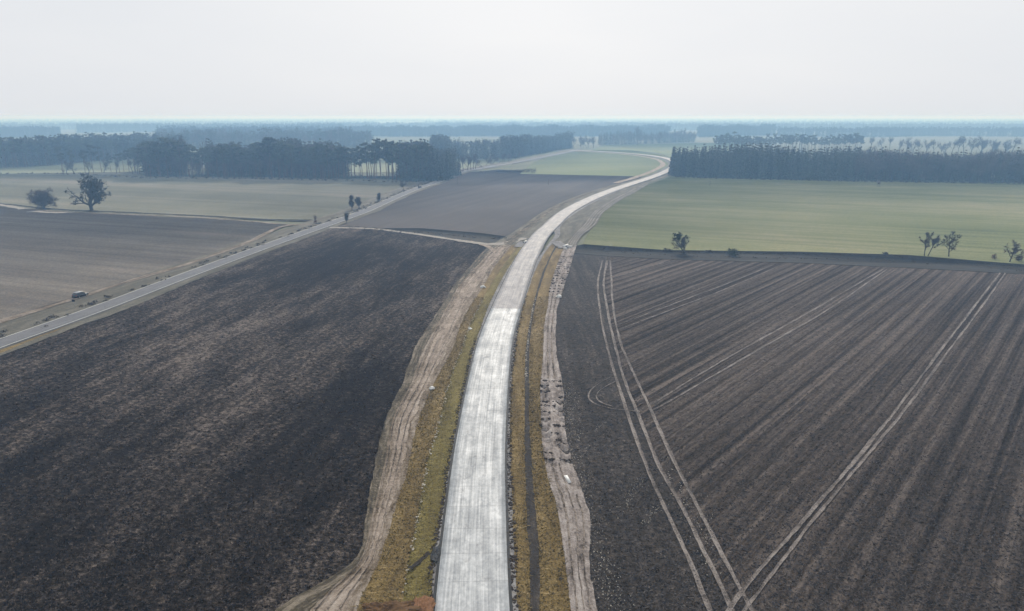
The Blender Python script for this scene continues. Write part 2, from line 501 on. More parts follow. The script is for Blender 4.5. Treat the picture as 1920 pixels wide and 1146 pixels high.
class Geo:
    def __init__(s):
        s.v = []; s.f = []; s.n = 0

    def add(s, v, f):
        v = np.asarray(v, float); f = np.asarray(f, int)
        if f.shape[1] == 4:
            f = np.concatenate([f[:, [0, 1, 2]], f[:, [0, 2, 3]]])
        s.v.append(v); s.f.append(f + s.n); s.n += len(v)

    def arrays(s):
        return np.concatenate(s.v), np.concatenate(s.f)

    def mesh(s, name, mat, smooth=False):
        v, f = s.arrays()
        return mesh_from(name, v, f, mat, smooth=smooth)

    def tube(s, pts, rad, n=5):
        pts = np.asarray(pts, float); m = len(pts)
        vs = []
        for i in range(m):
            d = pts[min(i + 1, m - 1)] - pts[max(i - 1, 0)]
            d /= np.linalg.norm(d) + 1e-9
            a = np.cross(d, (0.31, 0.95, 0.05) if abs(d[1]) < 0.9 else (1, 0, 0)); a /= np.linalg.norm(a) + 1e-9
            b = np.cross(d, a)
            t = np.arange(n) * 2 * math.pi / n
            vs.append(pts[i] + rad[i] * (np.cos(t)[:, None] * a + np.sin(t)[:, None] * b))
        v = np.concatenate(vs)
        f = [(i * n + j, i * n + (j + 1) % n, (i + 1) * n + (j + 1) % n, (i + 1) * n + j) for i in range(m - 1) for j in range(n)]
        s.add(v, f)
        cap = len(v)
        s.add(vs[-1], [(0, k, k + 1) for k in range(1, n - 1)])

    def box(s, c, size, rz=0.0):
        c = np.asarray(c, float); hx, hy, hz = np.asarray(size) / 2
        p = np.array([(-hx, -hy, -hz), (hx, -hy, -hz), (hx, hy, -hz), (-hx, hy, -hz), (-hx, -hy, hz), (hx, -hy, hz), (hx, hy, hz), (-hx, hy, hz)])
        ca, sa = math.cos(rz), math.sin(rz)
        q = p.copy(); q[:, 0] = p[:, 0] * ca - p[:, 1] * sa; q[:, 1] = p[:, 0] * sa + p[:, 1] * ca
        s.add(q + c, [(0, 3, 2, 1), (4, 5, 6, 7), (0, 1, 5, 4), (1, 2, 6, 5), (2, 3, 7, 6), (3, 0, 4, 7)])

    def leaves(s, cen, r, n, size, rg, shell=0.5):
        """n small leaf-sprays through an ellipsoid"""
        d = rg.normal(size=(n, 3)); d /= np.linalg.norm(d, axis=1)[:, None]
        rad = (shell + (1 - shell) * rg.random(n))[:, None]
        c = np.asarray(cen) + d * rad * np.asarray(r)
        s.cards(c, size, rg)

    def cards(s, c, size, rg):
        n = len(c)
        a = rg.normal(size=(n, 3)); a /= np.linalg.norm(a, axis=1)[:, None]
        b = np.cross(a, rg.normal(size=(n, 3))); b /= np.linalg.norm(b, axis=1)[:, None]
        sz = np.broadcast_to(np.asarray(size) * (0.6 + 0.8 * rg.random((n)))[:], (n,))[:, None]
        e = (0.5 + 0.4 * rg.random(n))[:, None]
        v = np.stack([c - a * sz * 0.5, c + b * sz * 0.5 * e, c + a * sz * 0.5, c - b * sz * 0.5 * e], 1).reshape(-1, 3)
        i = np.arange(n)[:, None] * 4
        s.add(v, np.concatenate([i, i + 1, i + 2, i + 3], 1))

    def spikes(s, p, d, wdt, rg):
        """thin twig triangles from p along d"""
        n = len(p)
        q = np.cross(d, rg.normal(size=(n, 3))); q /= np.linalg.norm(q, axis=1)[:, None] + 1e-9
        v = np.stack([p - q * wdt * 0.5, p + q * wdt * 0.5, p + d], 1).reshape(-1, 3)
        i = np.arange(n)[:, None] * 3
        s.add(v, np.concatenate([i, i + 1, i + 2], 1))


def spline(pts, n):
    """centripetal-ish Catmull-Rom through world points, n samples, even spacing"""
    p = np.asarray(pts, float)
    p = np.vstack([2 * p[0] - p[1], p, 2 * p[-1] - p[-2]])
    out = []
    for i in range(1, len(p) - 2):
        t = np.linspace(0, 1, 24, endpoint=False)[:, None]
        a, b, c, d = p[i - 1:i + 3]
        ta = np.linalg.norm(c - a) or 1; tb = np.linalg.norm(d - b) or 1
        L = np.linalg.norm(c - b)
        m1 = (c - a) / ta * L; m2 = (d - b) / tb * L
        out.append((2 * t**3 - 3 * t**2 + 1) * b + (t**3 - 2 * t**2 + t) * m1 + (-2 * t**3 + 3 * t**2) * c + (t**3 - t**2) * m2)
    q = np.vstack(out + [p[-2:-1]])
    s = np.r_[0, np.cumsum(np.linalg.norm(np.diff(q, axis=0), axis=1))]
    u = np.linspace(0, s[-1], n)
    return np.stack([np.interp(u, s, q[:, k]) for k in range(3)], 1), u


def sidewise(c):
    t = np.gradient(c, axis=0); t[:, 2] = 0
    t /= np.linalg.norm(t, axis=1)[:, None]
    return np.stack([t[:, 1], -t[:, 0], 0 * t[:, 0]], 1)    # to the right of travel


def smooth_noise(n, step, rg):
    k = max(3, int(n / step) + 3)
    return np.interp(np.linspace(0, k - 1, n), np.arange(k), rg.normal(size=k))


def ribbon(name, c, u, lo, hi, mat, z=0.0, jit=0.0, nu=2, crown=0.0, skirt=0.0, mats=None, pick=None):
    """a lane following centre line c, from offset lo to hi (right is +)"""
    n = len(c); r = sidewise(c)
    lo = np.broadcast_to(np.asarray(lo, float), (n,)).copy(); hi = np.broadcast_to(np.asarray(hi, float), (n,)).copy()
    if jit:
        lo += jit * (smooth_noise(n, 6, rng) * 0.6 + rng.normal(size=n) * 0.35)
        hi += jit * (smooth_noise(n, 6, rng) * 0.6 + rng.normal(size=n) * 0.35)
    s = np.linspace(0, 1, nu)
    off = lo[:, None] + (hi - lo)[:, None] * s
    v = c[:, None, :] + r[:, None, :] * off[..., None]
    v[..., 2] += z + crown * (1 - (2 * s - 1) ** 2)
    uv = np.stack([off, np.repeat(u[:, None], nu, 1)], -1)
    if skirt:
        a = v[:, :1].copy(); a[..., 2] -= skirt; b = v[:, -1:].copy(); b[..., 2] -= skirt
        v = np.concatenate([a, v, b], 1); uv = np.concatenate([uv[:, :1], uv, uv[:, -1:]], 1); nu += 2
    i = np.arange(n - 1)[:, None] * nu + np.arange(nu - 1)
    f = np.stack([i, i + 1, i + nu + 1, i + nu], -1).reshape(-1, 4)
    return mesh_from(name, v.reshape(-1, 3), f, mats or mat, uv.reshape(-1, 2), None if pick is None else pick(np.repeat(u[:-1], nu - 1)))


def patch(name, left, right, nu, nv, z, mat, rough=0.0, skirt=0.6, curve_top=None):
    """field between two survey lines (lists of photo points); z is its height"""
    def res(pts, t):
        p = np.asarray(pts, float)
        s = np.r_[0, np.cumsum(np.linalg.norm(np.diff(p, axis=0), axis=1))]; s /= s[-1]
        return np.stack([np.interp(t, s, p[:, k]) for k in range(2)], 1)
    t = np.linspace(0, 1, nv)
    L = res(left, t); Rr = res(right, t)
    s = np.linspace(0, 1, nu)[None, :, None]
    q = L[:, None] * (1 - s) + Rr[:, None] * s
    v = G(q[..., 0], q[..., 1], z)
    if rough:
        v[..., 2] += rough * (rng.random(v.shape[:2]) - 0.5)
    if skirt:
        v = np.pad(v, ((1, 1), (1, 1), (0, 0)), mode='edge')
        for sl_ in (np.s_[0], np.s_[-1], np.s_[:, 0], np.s_[:, -1]):
            v[sl_][..., 2] = z - skirt
        nv += 2; nu += 2
    i = np.arange(nv - 1)[:, None] * nu + np.arange(nu - 1)
    f = np.stack([i, i + 1, i + nu + 1, i + nu], -1).reshape(-1, 4)
    return mesh_from(name, v.reshape(-1, 3), f, mat)


def poly(name, pts, z, mat, skirt=0.6):
    """flat field with any outline, with an earth edge"""
    import mathutils.geometry as mg
    p = np.array([G(x, y, z) for x, y in pts])
    tri = mg.tessellate_polygon([[Vector(q) for q in p]])
    n = len(p)
    b = p.copy(); b[:, 2] -= skirt
    f = [list(t) for t in tri]
    for i in range(n):
        j = (i + 1) % n
        f += [[i, j, n + j], [i, n + j, n + i]]
    return mesh_from(name, np.vstack([p, b]), np.array(f), mat)


# ------------------------------------------------------------------ haze and base ground
GR = 20000.0
def disc(name, r, mat):
    rings = [0, 30, 80, 200, 500, 1000, 2000, 4000, 8000, 14000, r]
    n = 64
    v = [(0, 0, 0)]
    for q in rings[1:]:
        for k in range(n):
            a = 2 * math.pi * k / n
            v.append((q * math.cos(a), q * math.sin(a), 0))
    f = []
    for k in range(n):
        f.append((0, 1 + k, 1 + (k + 1) % n))
    for i in range(len(rings) - 2):
        for k in range(n):
            a, b = 1 + i * n + k, 1 + i * n + (k + 1) % n
            f += [(a, a + n, b + n), (a, b + n, b)]
    return mesh_from(name, np.array(v), np.array(f), mat)
structure('ground', disc('ground', GR, M['ground']))

HAZE_DENSITY = 0.00050
hm = bpy.data.materials.new('haze')
hm.use_nodes = True
hm.node_tree.nodes.clear()
pv = hm.node_tree.nodes.new('ShaderNodeVolumePrincipled')
pv.inputs['Color'].default_value = (0.34, 0.61, 1.0, 1)
pv.inputs['Absorption Color'].default_value = (0.86, 0.92, 1, 1)
pv.inputs['Density'].default_value = HAZE_DENSITY
pv.inputs['Anisotropy'].default_value = 0.25
ho = hm.node_tree.nodes.new('ShaderNodeOutputMaterial')
hm.node_tree.links.new(pv.outputs[0], ho.inputs['Volume'])
g = Geo()
g.box((0, 0, (54 - 1) / 2), (2 * GR + 400, 2 * GR + 400, 55))
hz = stuff('haze', g.mesh('haze', hm), 'pale blue haze filling the air over the whole plain', 'haze')

# ------------------------------------------------------------------ fields
ZF = 0.25
old_edge = [(-500, 845), (0, 662), (167, 601), (333, 535), (500, 468), (640, 421)]
corr_left = [(470, 1300), (500, 1146), (600, 1098), (665, 1040), (690, 960), (708, 861), (727, 780), (757, 720), (780, 660),
             (818, 600), (852, 540), (884, 500), (918, 468), (950, 452)]
structure('left_field', patch('left_field', [(-900, 1300), (-900, 990)] + old_edge, [(490, 1300), (520, 1150), (612, 1098), (675, 1040), (700, 960), (716, 861), (735, 780), (765, 720), (790, 660), (826, 600), (860, 540), (892, 500), (922, 470), (960, 452)],
                              160, 200, ZF, M['left_field'], 0.10))
# right ploughed field: headland beside the new road, then the ploughed rows
headl = [(1040, 1300), (1060, 1146), (1050, 1050), (1035, 960), (1028, 900), (1020, 860), (1016, 780), (1016, 720), (1020, 660), (1024, 600), (1027, 579), (1034, 540), (1048, 500), (1066, 468)]
lineb = [(1440, 1300), (1370, 1146), (1325, 1045), (1273, 943), (1234, 870), (1202, 792), (1169, 708), (1146, 615), (1133, 530), (1136, 500), (1139, 472)]
structure('headland', patch('headland', headl, lineb, 40, 200, ZF, M['headland'], 0.10))
structure('ploughed_field', patch('ploughed_field', lineb, [(2500, 1300), (2500, 1100), (2500, 900), (2500, 700), (2500, 538)], 160, 200, ZF, M['right_field'], 0.10))
poly_dark = [(1062, 474), (1080, 461), (1095, 458), (1250, 469), (1500, 472), (1700, 478), (1920, 496), (2500, 545), (2500, 568), (1920, 514), (1700, 502), (1500, 493), (1250, 486), (1139, 480)]
structure('field_margin', poly('field_margin', poly_dark, ZF + 0.1, M['heath']))
structure('green_field', poly('green_field', [(1092, 460), (1112, 420), (1128, 400), (1145, 380), (1172, 362), (1212, 348), (1258, 331), (1320, 334), (1450, 337), (1600, 340), (1750, 342), (2000, 345), (2900, 358), (2900, 590), (1920, 500), (1700, 480), (1500, 475), (1250, 472)], ZF, M['green']))
structure('middle_field', poly('middle_field', [(628, 424), (700, 385), (780, 352), (850, 326), (935, 318), (1010, 322), (1205, 330), (1190, 345), (1140, 365), (1090, 390), (1050, 415), (1010, 450), (985, 466), (950, 466), (860, 452), (780, 440), (700, 432)], ZF, M['middle']))
structure('heath_strip', poly('heath_strip', [(700, 428), (790, 428), (900, 437), (985, 448), (980, 456), (950, 460), (880, 452), (780, 439)], ZF + 0.08, M['heath']))
structure('distant_green_field', poly('distant_green_field', [(975, 326), (1000, 305), (1030, 293), (1080, 285), (1130, 281), (1190, 283), (1235, 289), (1262, 300), (1262, 310), (1245, 320), (1206, 331)], ZF + 0.06, M['green_far']))
structure('distant_meadow', poly('distant_meadow', [(1110, 281), (1130, 272), (1300, 268), (1400, 268), (1400, 300), (1270, 300), (1235, 287), (1180, 282)], ZF, M['green_far']))
structure('stubble_field', poly('stubble_field', [(-900, 880), (-500, 765), (0, 600), (233, 529), (367, 489), (467, 452), (540, 421), (420, 412), (240, 403), (100, 397), (0, 388), (-900, 350)], ZF, M['stubble']))
structure('thin_grass_field', poly('thin_grass_field', [(-900, 348), (0, 386), (100, 395), (240, 401), (420, 410), (600, 412), (640, 404), (700, 378), (780, 347), (840, 330), (700, 330), (400, 328), (0, 327), (-900, 324)], ZF, M['stubble_green']))
structure('pale_meadow', poly('pale_meadow', [(-600, 326), (0, 326), (280, 322), (330, 318), (330, 300), (200, 300), (100, 310), (0, 315), (-600, 322)], ZF, M['pale_green']))
structure('far_pale_meadow', poly('far_pale_meadow', [(560, 322), (700, 324), (770, 322), (960, 312), (960, 300), (860, 300), (700, 300), (560, 304)], ZF, M['pale_green']))
structure('hill_meadow', poly('hill_meadow', [(690, 282), (830, 280), (860, 265), (760, 266), (690, 270)], ZF, M['pale_green']))

# ------------------------------------------------------------------ new road
edge_l = [(811, 1300), (818, 1146), (824, 1081), (838, 971), (851, 861), (871, 750), (897, 640), (925, 579), (948, 530), (972, 483), (1002, 440), (1017, 427), (1052, 397), (1097, 373), (1137, 357), (1172, 345), (1207, 334.5), (1232, 325.5), (1252, 317)]
edge_r = [(958, 1300), (951, 1146), (948, 1081), (946, 971), (944, 861), (950, 750), (959, 640), (972, 579), (987, 530), (1003, 483), (1027, 440), (1040, 427), (1073, 397), (1118, 373), (1157, 357), (1190, 346), (1222, 335.5), (1247, 326), (1262, 318)]
ZR = 0.95
cl = [(G(*a, ZR) + G(*b, ZR)) / 2 for a, b in zip(edge_l, edge_r)]
far = [(1268, 309), (1263, 302), (1243, 295.5), (1205, 290), (1160, 286.3), (1115, 283.5), (1075, 282), (1030, 281)]
cl += [G(x, y, ZR) for x, y in far]
rc, ru = spline(cl, 700)
# round off survey noise
for _ in range(40):
    rc[1:-1] = (rc[:-2] + 2 * rc[1:-1] + rc[2:]) / 4
RW = 3.85
JOINT = ru[np.argmin(np.abs(rc[:200, 1] - G(948, 580, ZR)[1]))]
structure('new_road', ribbon('new_road', rc, ru, -RW, RW, None, 0, 0, 9, 0.0, 0.28, [M['new_concrete'], M['old_concrete']], lambda u: (u >= JOINT).astype(int)))
ib = np.searchsorted(ru, JOINT)
for sgn, nm in ((-1, 'road_edge_strip'), (1, 'road_edge_strip')):  # thin near-black strip along either edge of the concrete
    a, b = sorted((sgn * (RW + 0.03), sgn * (RW + 0.34)))
    structure(nm, ribbon(nm, rc[:ib + 60], ru[:ib + 60], a, b, M['black'], -0.13))
# far curve: verge on either side
k0 = np.argmin(np.abs(rc[:, 1] - G(1160, 350, ZR)[1]))
k0 = max(k0, 0)
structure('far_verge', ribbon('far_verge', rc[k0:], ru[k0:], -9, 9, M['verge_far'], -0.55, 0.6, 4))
structure('far_dirt_track', ribbon('far_dirt_track', rc[k0 + 20:], ru[k0 + 20:], -17, -11.5, M['track'], -0.62, 0.6, 2))

# ------------------------------------------------------------------ banks, ditches, tracks beside the new road
LR = [1300, 1146, 1050, 960, 860, 780, 720, 660, 600, 579, 540, 500, 460, 440, 427, 397, 373, 357, 345]
bnd = {   # photo x at the rows of LR
    'roadL': [814, 822, 829, 840, 856, 869, 883, 896, 917, 926, 944, 965, 991, 1005, 1020, 1055, 1100, 1140, 1176],
    'shL':   [803, 809, 813, 830, 845, 859, 873, 887, 906, 914, 932, 955, 983, 998, 1012, 1048, 1093, 1134, 1171],
    'diL':   [745, 757, 767, 784, 804, 826, 841, 863, 885, 896, 917, 942, 974, 990, 1005, 1042, 1088, 1130, 1168],
    'trR':   [640, 669, 711, 739, 769, 787, 813, 846, 868, 879, 904, 928, 960, 978, 995, 1034, 1081, 1124, 1163],
    'trL':   [560, 580, 674, 699, 722, 738, 770, 792, 824, 836, 858, 893, 932, 962, 981, 1023, 1072, 1117, 1157],
    'fiL':   [500, 515, 662, 688, 706, 725, 754, 774, 811, 824, 848, 881, 920, 955, 975, 1018, 1068, 1114, 1155],
    'roadR': [955, 947, 945, 943, 941, 944, 948, 955, 966, 970, 983, 1000, 1026, 1040, 1036, 1070, 1115, 1154, 1188],
    'shR':   [980, 972, 965, 962, 957, 957, 959, 965, 974, 979, 992, 1007, 1032, 1050, 1050, 1084, 1126, 1162, 1194],
    'd1R':   [996, 994, 993, 988, 984, 983, 984, 986, 994, 998, 1008, 1022, 1043, 1058, 1062, 1094, 1134, 1168, 1198],
    'd2R':   [1016, 1013, 1012, 1004, 996, 992, 992, 993, 998, 1002, 1012, 1026, 1046, 1062, 1070, 1100, 1139, 1173, 1201],
    'spL':   [1080, 1070, 1060, 1045, 1020, 1014, 1014, 1018, 1022, 1026, 1031, 1044, 1060, 1074, 1086, 1112, 1148, 1180, 1206],
    'spR':   [1128, 1120, 1105, 1104, 1072, 1056, 1055, 1044, 1043, 1045, 1057, 1070, 1082, 1094, 1112, 1134, 1168, 1198, 1217],
}
Zb = {'roadL': 0.74, 'shL': 0.70, 'diL': 0.34, 'trR': 0.55, 'trL': 0.45, 'fiL': 0.40,
      'roadR': 0.74, 'shR': 0.70, 'd1R': 0.34, 'd2R': 0.34, 'spL': 0.52, 'spR': 0.40}
JIT = {'shL': 0.12, 'diL': 0.2, 'trR': 0.2, 'trL': 0.16, 'fiL': 0.28, 'shR': 0.12, 'd1R': 0.16, 'd2R': 0.16, 'spL': 0.12, 'spR': 0.22}


def hermite(xq, x, y):
    x = np.asarray(x, float); y = np.asarray(y, float)
    o = np.argsort(x); x = x[o]; y = y[o]
    m = np.gradient(y, x)
    i = np.clip(np.searchsorted(x, xq) - 1, 0, len(x) - 2)
    h = x[i + 1] - x[i]; t = (xq - x[i]) / h
    return (2*t**3-3*t**2+1)*y[i] + (t**3-2*t**2+t)*h*m[i] + (-2*t**3+3*t**2)*y[i+1] + (t**3-t**2)*h*m[i+1]


# rows evenly spaced on the ground, finer than a metre near the camera
Yw = [G(960, 1300)[1]]
while Yw[-1] < G(960, 346)[1]:
    Yw.append(Yw[-1] + max(0.45, Yw[-1] * 0.004))
Yw = np.array(Yw)


def row_of(Y, z):
    """photo row of ground distance Y at height z"""
    a = np.arctan2(H - z, Y) - PITCH
    return 573 + F * np.tan(a)


LINE = {}
jr = np.random.default_rng(3)
for k, xs in bnd.items():
    z = Zb[k]
    y = row_of(Yw, z)
    px = hermite(y, LR, xs)
    P = G(px, y, z)
    if k in JIT:
        n = len(Yw)
        P[:, 0] += JIT[k] * (smooth_noise(n, 14, jr) * 0.35 + smooth_noise(n, 4, jr) * 0.3 + jr.normal(size=n) * 0.12)
    LINE[k] = P


def strip(name, a, b, mat, nu=6, zf=None, rough=0.03, y0=None, y1=None, zoff=0.0):
    A, B = LINE[a], LINE[b]
    sel = np.ones(len(Yw), bool)
    if y0 is not None: sel &= row_of(Yw, 0) >= y0
    if y1 is not None: sel &= row_of(Yw, 0) <= y1
    A = A[sel]; B = B[sel]; n = len(A); Y = Yw[sel]
    s = np.linspace(0, 1, nu)
    v = A[:, None] * (1 - s[None, :, None]) + B[:, None] * s[None, :, None]
    wdt = np.linalg.norm(B - A, axis=1)
    z = v[..., 2]
    if rough:
        q = rough * rng.normal(size=z.shape)
        z += q
    if zf is not None:
        z += zf(s[None, :], Y[:, None], wdt[:, None])
    z += zoff
    uv = np.stack([s[None, :] * wdt[:, None], np.repeat(Y[:, None], nu, 1)], -1)
    i = np.arange(n - 1)[:, None] * nu + np.arange(nu - 1)
    f = np.stack([i, i + 1, i + nu + 1, i + nu], -1).reshape(-1, 4)
    return structure(name, mesh_from(name, v.reshape(-1, 3), f, mat, uv.reshape(-1, 2)))


FARY = 462
strip('gravel_shoulder', 'shL', 'roadL', M['gravel'], 4)
strip('green_bank', 'diL', 'shL', M['verge_green'], 8, lambda s, Y, w: 0.10 * np.sin(s * math.pi), y0=FARY)
strip('brown_bank', 'trR', 'diL', M['verge_brown'], 8, lambda s, Y, w: 0.04 * np.sin(s * math.pi), y0=FARY)


def ruts(s, Y, w):
    x = s * w
    return -0.06 * np.exp(-((s - 0.3) / 0.06) ** 2) - 0.06 * np.exp(-((s - 0.62) / 0.06) ** 2) + 0.05 * np.sin(x * 1.7 + 0.02 * Y)


for k_, f_ in (('trA', 0.22), ('trB', 0.74)):
    LINE[k_] = LINE['trL'] * (1 - f_) + LINE['trR'] * f_
    LINE[k_][:, 0] += 0.22 * smooth_noise(len(Yw), 9, jr) + 0.07 * jr.normal(size=len(Yw))
strip('track_side', 'trL', 'trA', M['track_side'], 6, None, 0.04, y0=FARY)
strip('sandy_track', 'trA', 'trB', M['track'], 12, ruts, 0.03, y0=FARY)
strip('track_side', 'trB', 'trR', M['track_side'], 6, None, 0.04, y0=FARY)
def lane(name, a, b, f0, f1, mat, lift, y0, y1=None, wob=0.12):
    '''a narrow pressed line inside a strip'''
    global LINE
    for k_, f_ in (('q0', f0), ('q1', f1)):
        LINE[k_] = LINE[a] * (1 - f_) + LINE[b] * f_
        LINE[k_][:, 2] += lift
    w_ = 0.6 * wob * smooth_noise(len(Yw), 30, jr)
    for k_ in ('q0', 'q1'):
        LINE[k_][:, 0] += w_ + 0.02 * jr.normal(size=len(Yw))
    return strip(name, 'q0', 'q1', mat, 3, None, 0.01, y0=y0, y1=y1)


lane('wheel_rut', 'trL', 'trR', 0.34, 0.39, M['rut_mix'], 0.06, 640)
lane('wheel_rut', 'trL', 'trR', 0.08, 0.12, M['rut_mix'], 0.08, 560)
lane('wheel_rut', 'trL', 'trR', 0.60, 0.63, M['rut_mix'], 0.07, 560)
strip('trampled_edge', 'fiL', 'trL', M['track_edge'], 5, None, 0.05, y0=FARY)
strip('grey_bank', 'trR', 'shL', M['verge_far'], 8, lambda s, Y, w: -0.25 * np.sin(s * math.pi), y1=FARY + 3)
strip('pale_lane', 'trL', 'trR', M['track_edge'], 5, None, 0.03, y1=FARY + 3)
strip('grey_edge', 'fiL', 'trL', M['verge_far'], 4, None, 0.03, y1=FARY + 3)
strip('gravel_shoulder', 'roadR', 'shR', M['gravel'], 4)
strip('brown_bank', 'shR', 'd1R', M['verge_brown'], 8, lambda s, Y, w: 0.08 * np.sin(s * math.pi), y0=FARY)
strip('ditch', 'd1R', 'd2R', M['ditch'], 4, lambda s, Y, w: -0.05 * np.sin(s * math.pi), y0=FARY)
strip('outer_bank', 'd2R', 'spL', M['verge_brown'], 8, lambda s, Y, w: 0.04 * np.sin(s * math.pi), y0=FARY)
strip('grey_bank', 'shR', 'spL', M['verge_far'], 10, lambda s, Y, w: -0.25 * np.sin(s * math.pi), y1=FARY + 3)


def ladder(s, Y, w):
    """the lane of soft spoil: cross ridges pressed by tracked machines in two stretches, long ruts elsewhere"""
    y = row_of(Y, 0)
    k = ((y > 715) & (y < 872)) * 1.0 + ((y > 478) & (y < 552)) * 1.0
    per = np.where(y > 600, 2.6, 3.6)
    ph = Y / per + 0.35 * np.sin(s * 9) + 0.2 * np.sin(Y * 0.7)
    rd = np.clip(np.sin(ph * 2 * math.pi) * 2.0, -1, 1)
    lng = -0.12 * np.exp(-((s - 0.33) / 0.07) ** 2) - 0.12 * np.exp(-((s - 0.7) / 0.07) ** 2)
    gap = np.where(np.abs(s - 0.5) < 0.1, 0.3, 1.0)
    return k * (0.34 * rd * gap * (0.6 + 0.4 * np.sin(Y * 0.37 + s * 5)) + 0.04) + (1 - k) * lng + 0.05 * np.sin(s * math.pi)


strip('spoil_strip', 'spL', 'spR', M['spoil'], 18, ladder, 0.045, y0=FARY)
lane('wheel_rut', 'spL', 'spR', 0.22, 0.28, M['rut_mix'], 0.09, 872)
lane('wheel_rut', 'spL', 'spR', 0.50, 0.54, M['rut_mix'], 0.10, 872)
lane('wheel_rut', 'spL', 'spR', 0.74, 0.79, M['rut_mix'], 0.09, 930)
lane('wheel_rut', 'spL', 'spR', 0.30, 0.40, M['rut_mix'], 0.07, 552, 716)
lane('wheel_rut', 'spL', 'spR', 0.62, 0.72, M['rut_mix'], 0.07, 552, 716)
strip('rutted_verge', 'spL', 'spR', M['verge_far'], 14, None, 0.06, y1=FARY + 3)
for f_ in (0.16, 0.34, 0.58, 0.80):
    lane('pale_rut', 'spL', 'spR', f_, f_ + 0.085, M['spoil_far'], 0.09, None, FARY + 3, 0.35)

# ------------------------------------------------------------------ ways across the fields
def way(name, pts, wdt, mat, z, jit=0.25, n=None, nu=3, crown=0.0, sm=4):
    p = [G(x, y, z) for x, y in pts]
    L = sum(np.linalg.norm(p[i + 1] - p[i]) for i in range(len(p) - 1))
    c, u = spline(p, n or max(20, int(L / 1.2)))
    for _ in range(sm):
        c[1:-1] = (c[:-2] + 2 * c[1:-1] + c[2:]) / 4
    return structure(name, ribbon(name, c, u, -wdt / 2, wdt / 2, mat, 0, jit, nu, crown)), c, u


ZT = ZF + 0.10
way('wheel_track', [(1130, 488), (1121, 530), (1125, 580), (1133, 628), (1156, 712), (1189, 810), (1215, 882), (1260, 979), (1296, 1057), (1332, 1146), (1390, 1290)], 0.52, M['rut'], ZT, 0.09, None, 4, -0.05)
way('wheel_track', [(1138, 488), (1132, 530), (1137, 570), (1146, 615), (1169, 706), (1202, 790), (1234, 869), (1273, 940), (1325, 1042), (1374, 1146), (1440, 1290)], 0.60, M['rut'], ZT + .004, 0.09, None, 4, -0.05)
way('wheel_track', [(1144, 488), (1147, 530), (1149, 569), (1163, 641), (1189, 702), (1221, 771), (1254, 845), (1293, 921), (1338, 1008), (1384, 1098), (1410, 1146), (1490, 1290)], 0.56, M['rut'], ZT + .008, 0.09, None, 4, -0.05)
way('wheel_track', [(1276, 1290), (1365, 1146), (1391, 1108), (1521, 958), (1625, 836), (1703, 738), (1781, 634), (1876, 511)], 0.50, M['rut'], ZT + .012, 0.09, None, 4, -0.05)
way('wheel_track', [(1280, 1290), (1395, 1146), (1495, 1012), (1586, 901), (1684, 784), (1762, 680), (1840, 576), (1886, 511)], 0.42, M['rut'], ZT + .016, 0.09, None, 4, -0.05)
way('wheel_track', [(1221, 758), (1326, 693), (1417, 641), (1521, 583), (1657, 504)], 0.46, M['rut'], ZT + .012, 0.09, None, 4, -0.05)
way('wheel_track', [(1224, 768), (1247, 757), (1338, 704), (1440, 645), (1545, 585), (1664, 504)], 0.46, M['rut'], ZT + .016, 0.09, None, 4, -0.05)
way('wheel_track', [(1150, 612), (1254, 573), (1365, 531), (1449, 497)], 0.38, M['rut'], ZT + .012, 0.09, None, 4, -0.05)
way('wheel_track', [(1162, 617), (1260, 580), (1372, 537), (1458, 500)], 0.38, M['rut'], ZT + .016, 0.09, None, 4, -0.05)
way('wheel_track', [(1150, 521), (1200, 506), (1245, 492)], 0.42, M['rut'], ZT + .012, 0.09, None, 4, -0.05)
way('wheel_track', [(1150, 704), (1118, 722), (1103, 737), (1104, 752), (1137, 765), (1200, 771)], 0.25, M['rut'], ZT + .02, 0.09, None, 4, -0.05)
way('wheel_track', [(1158, 713), (1130, 728), (1118, 740), (1121, 752), (1150, 762)], 0.25, M['rut'], ZT + .024, 0.09, None, 4, -0.05)
# spilt pale gravel on the headland
g = Geo()
cr_ = np.random.default_rng(12)
lines = [[(1150, 1150), (1110, 1010), (1085, 920), (1068, 830), (1062, 720)], [(1240, 945), (1205, 985)], [(1200, 895), (1165, 960)], [(1135, 790), (1115, 810)], [(1340, 1080), (1300, 960), (1250, 860)]]
for li, (ln, cnt, sd_) in enumerate(zip(lines, (1500, 70, 110, 40, 300), (1.1, 0.35, 0.5, 0.3, 0.9))):
    p, _ = spline([G(x, y, ZF + 0.08) for x, y in ln], cnt)
    p = p[cr_.integers(0, len(p), cnt)] + np.c_[cr_.normal(size=(cnt, 2)) * sd_, np.zeros(cnt)]
    g.cards(p, 0.15, cr_)
stuff('gravel_spill', g.mesh('gravel_spill', M['stone']), 'pale gravel chips spilled over the dark headland beside the new road', 'gravel')

# path joining the two roads, track along the old road, path to the big tree
way('farm_path', [(618, 427), (640, 427), (700, 429), (760, 436), (830, 446), (900, 456), (950, 461)], 3.0, M['path'], ZF + 0.15, 0.3)
way('path_fork', [(880, 452), (915, 462), (930, 475), (905, 505), (872, 545)], 2.2, M['track'], ZF + 0.22, 0.4)
way('path_fork', [(850, 449), (920, 458), (965, 452), (985, 446)], 4.0, M['path'], ZF + 0.24, 0.6)
way('dirt_lane', [(-500, 762), (0, 603), (120, 566), (233, 530), (367, 490), (467, 453), (530, 424), (560, 421)], 2.4, M['track_side'], ZF + 0.26, 0.3)
way('boundary_path', [(-300, 368), (0, 386), (100, 396), (187, 400), (300, 405), (420, 411), (540, 421), (600, 421)], 2.0, M['track_side'], ZF + 0.14, 0.5)
way('boundary_strip', [(-300, 364), (0, 382), (100, 392), (187, 396), (300, 401), (420, 407), (520, 413), (590, 414)], 3.0, M['heath'], ZF + 0.12, 0.8)
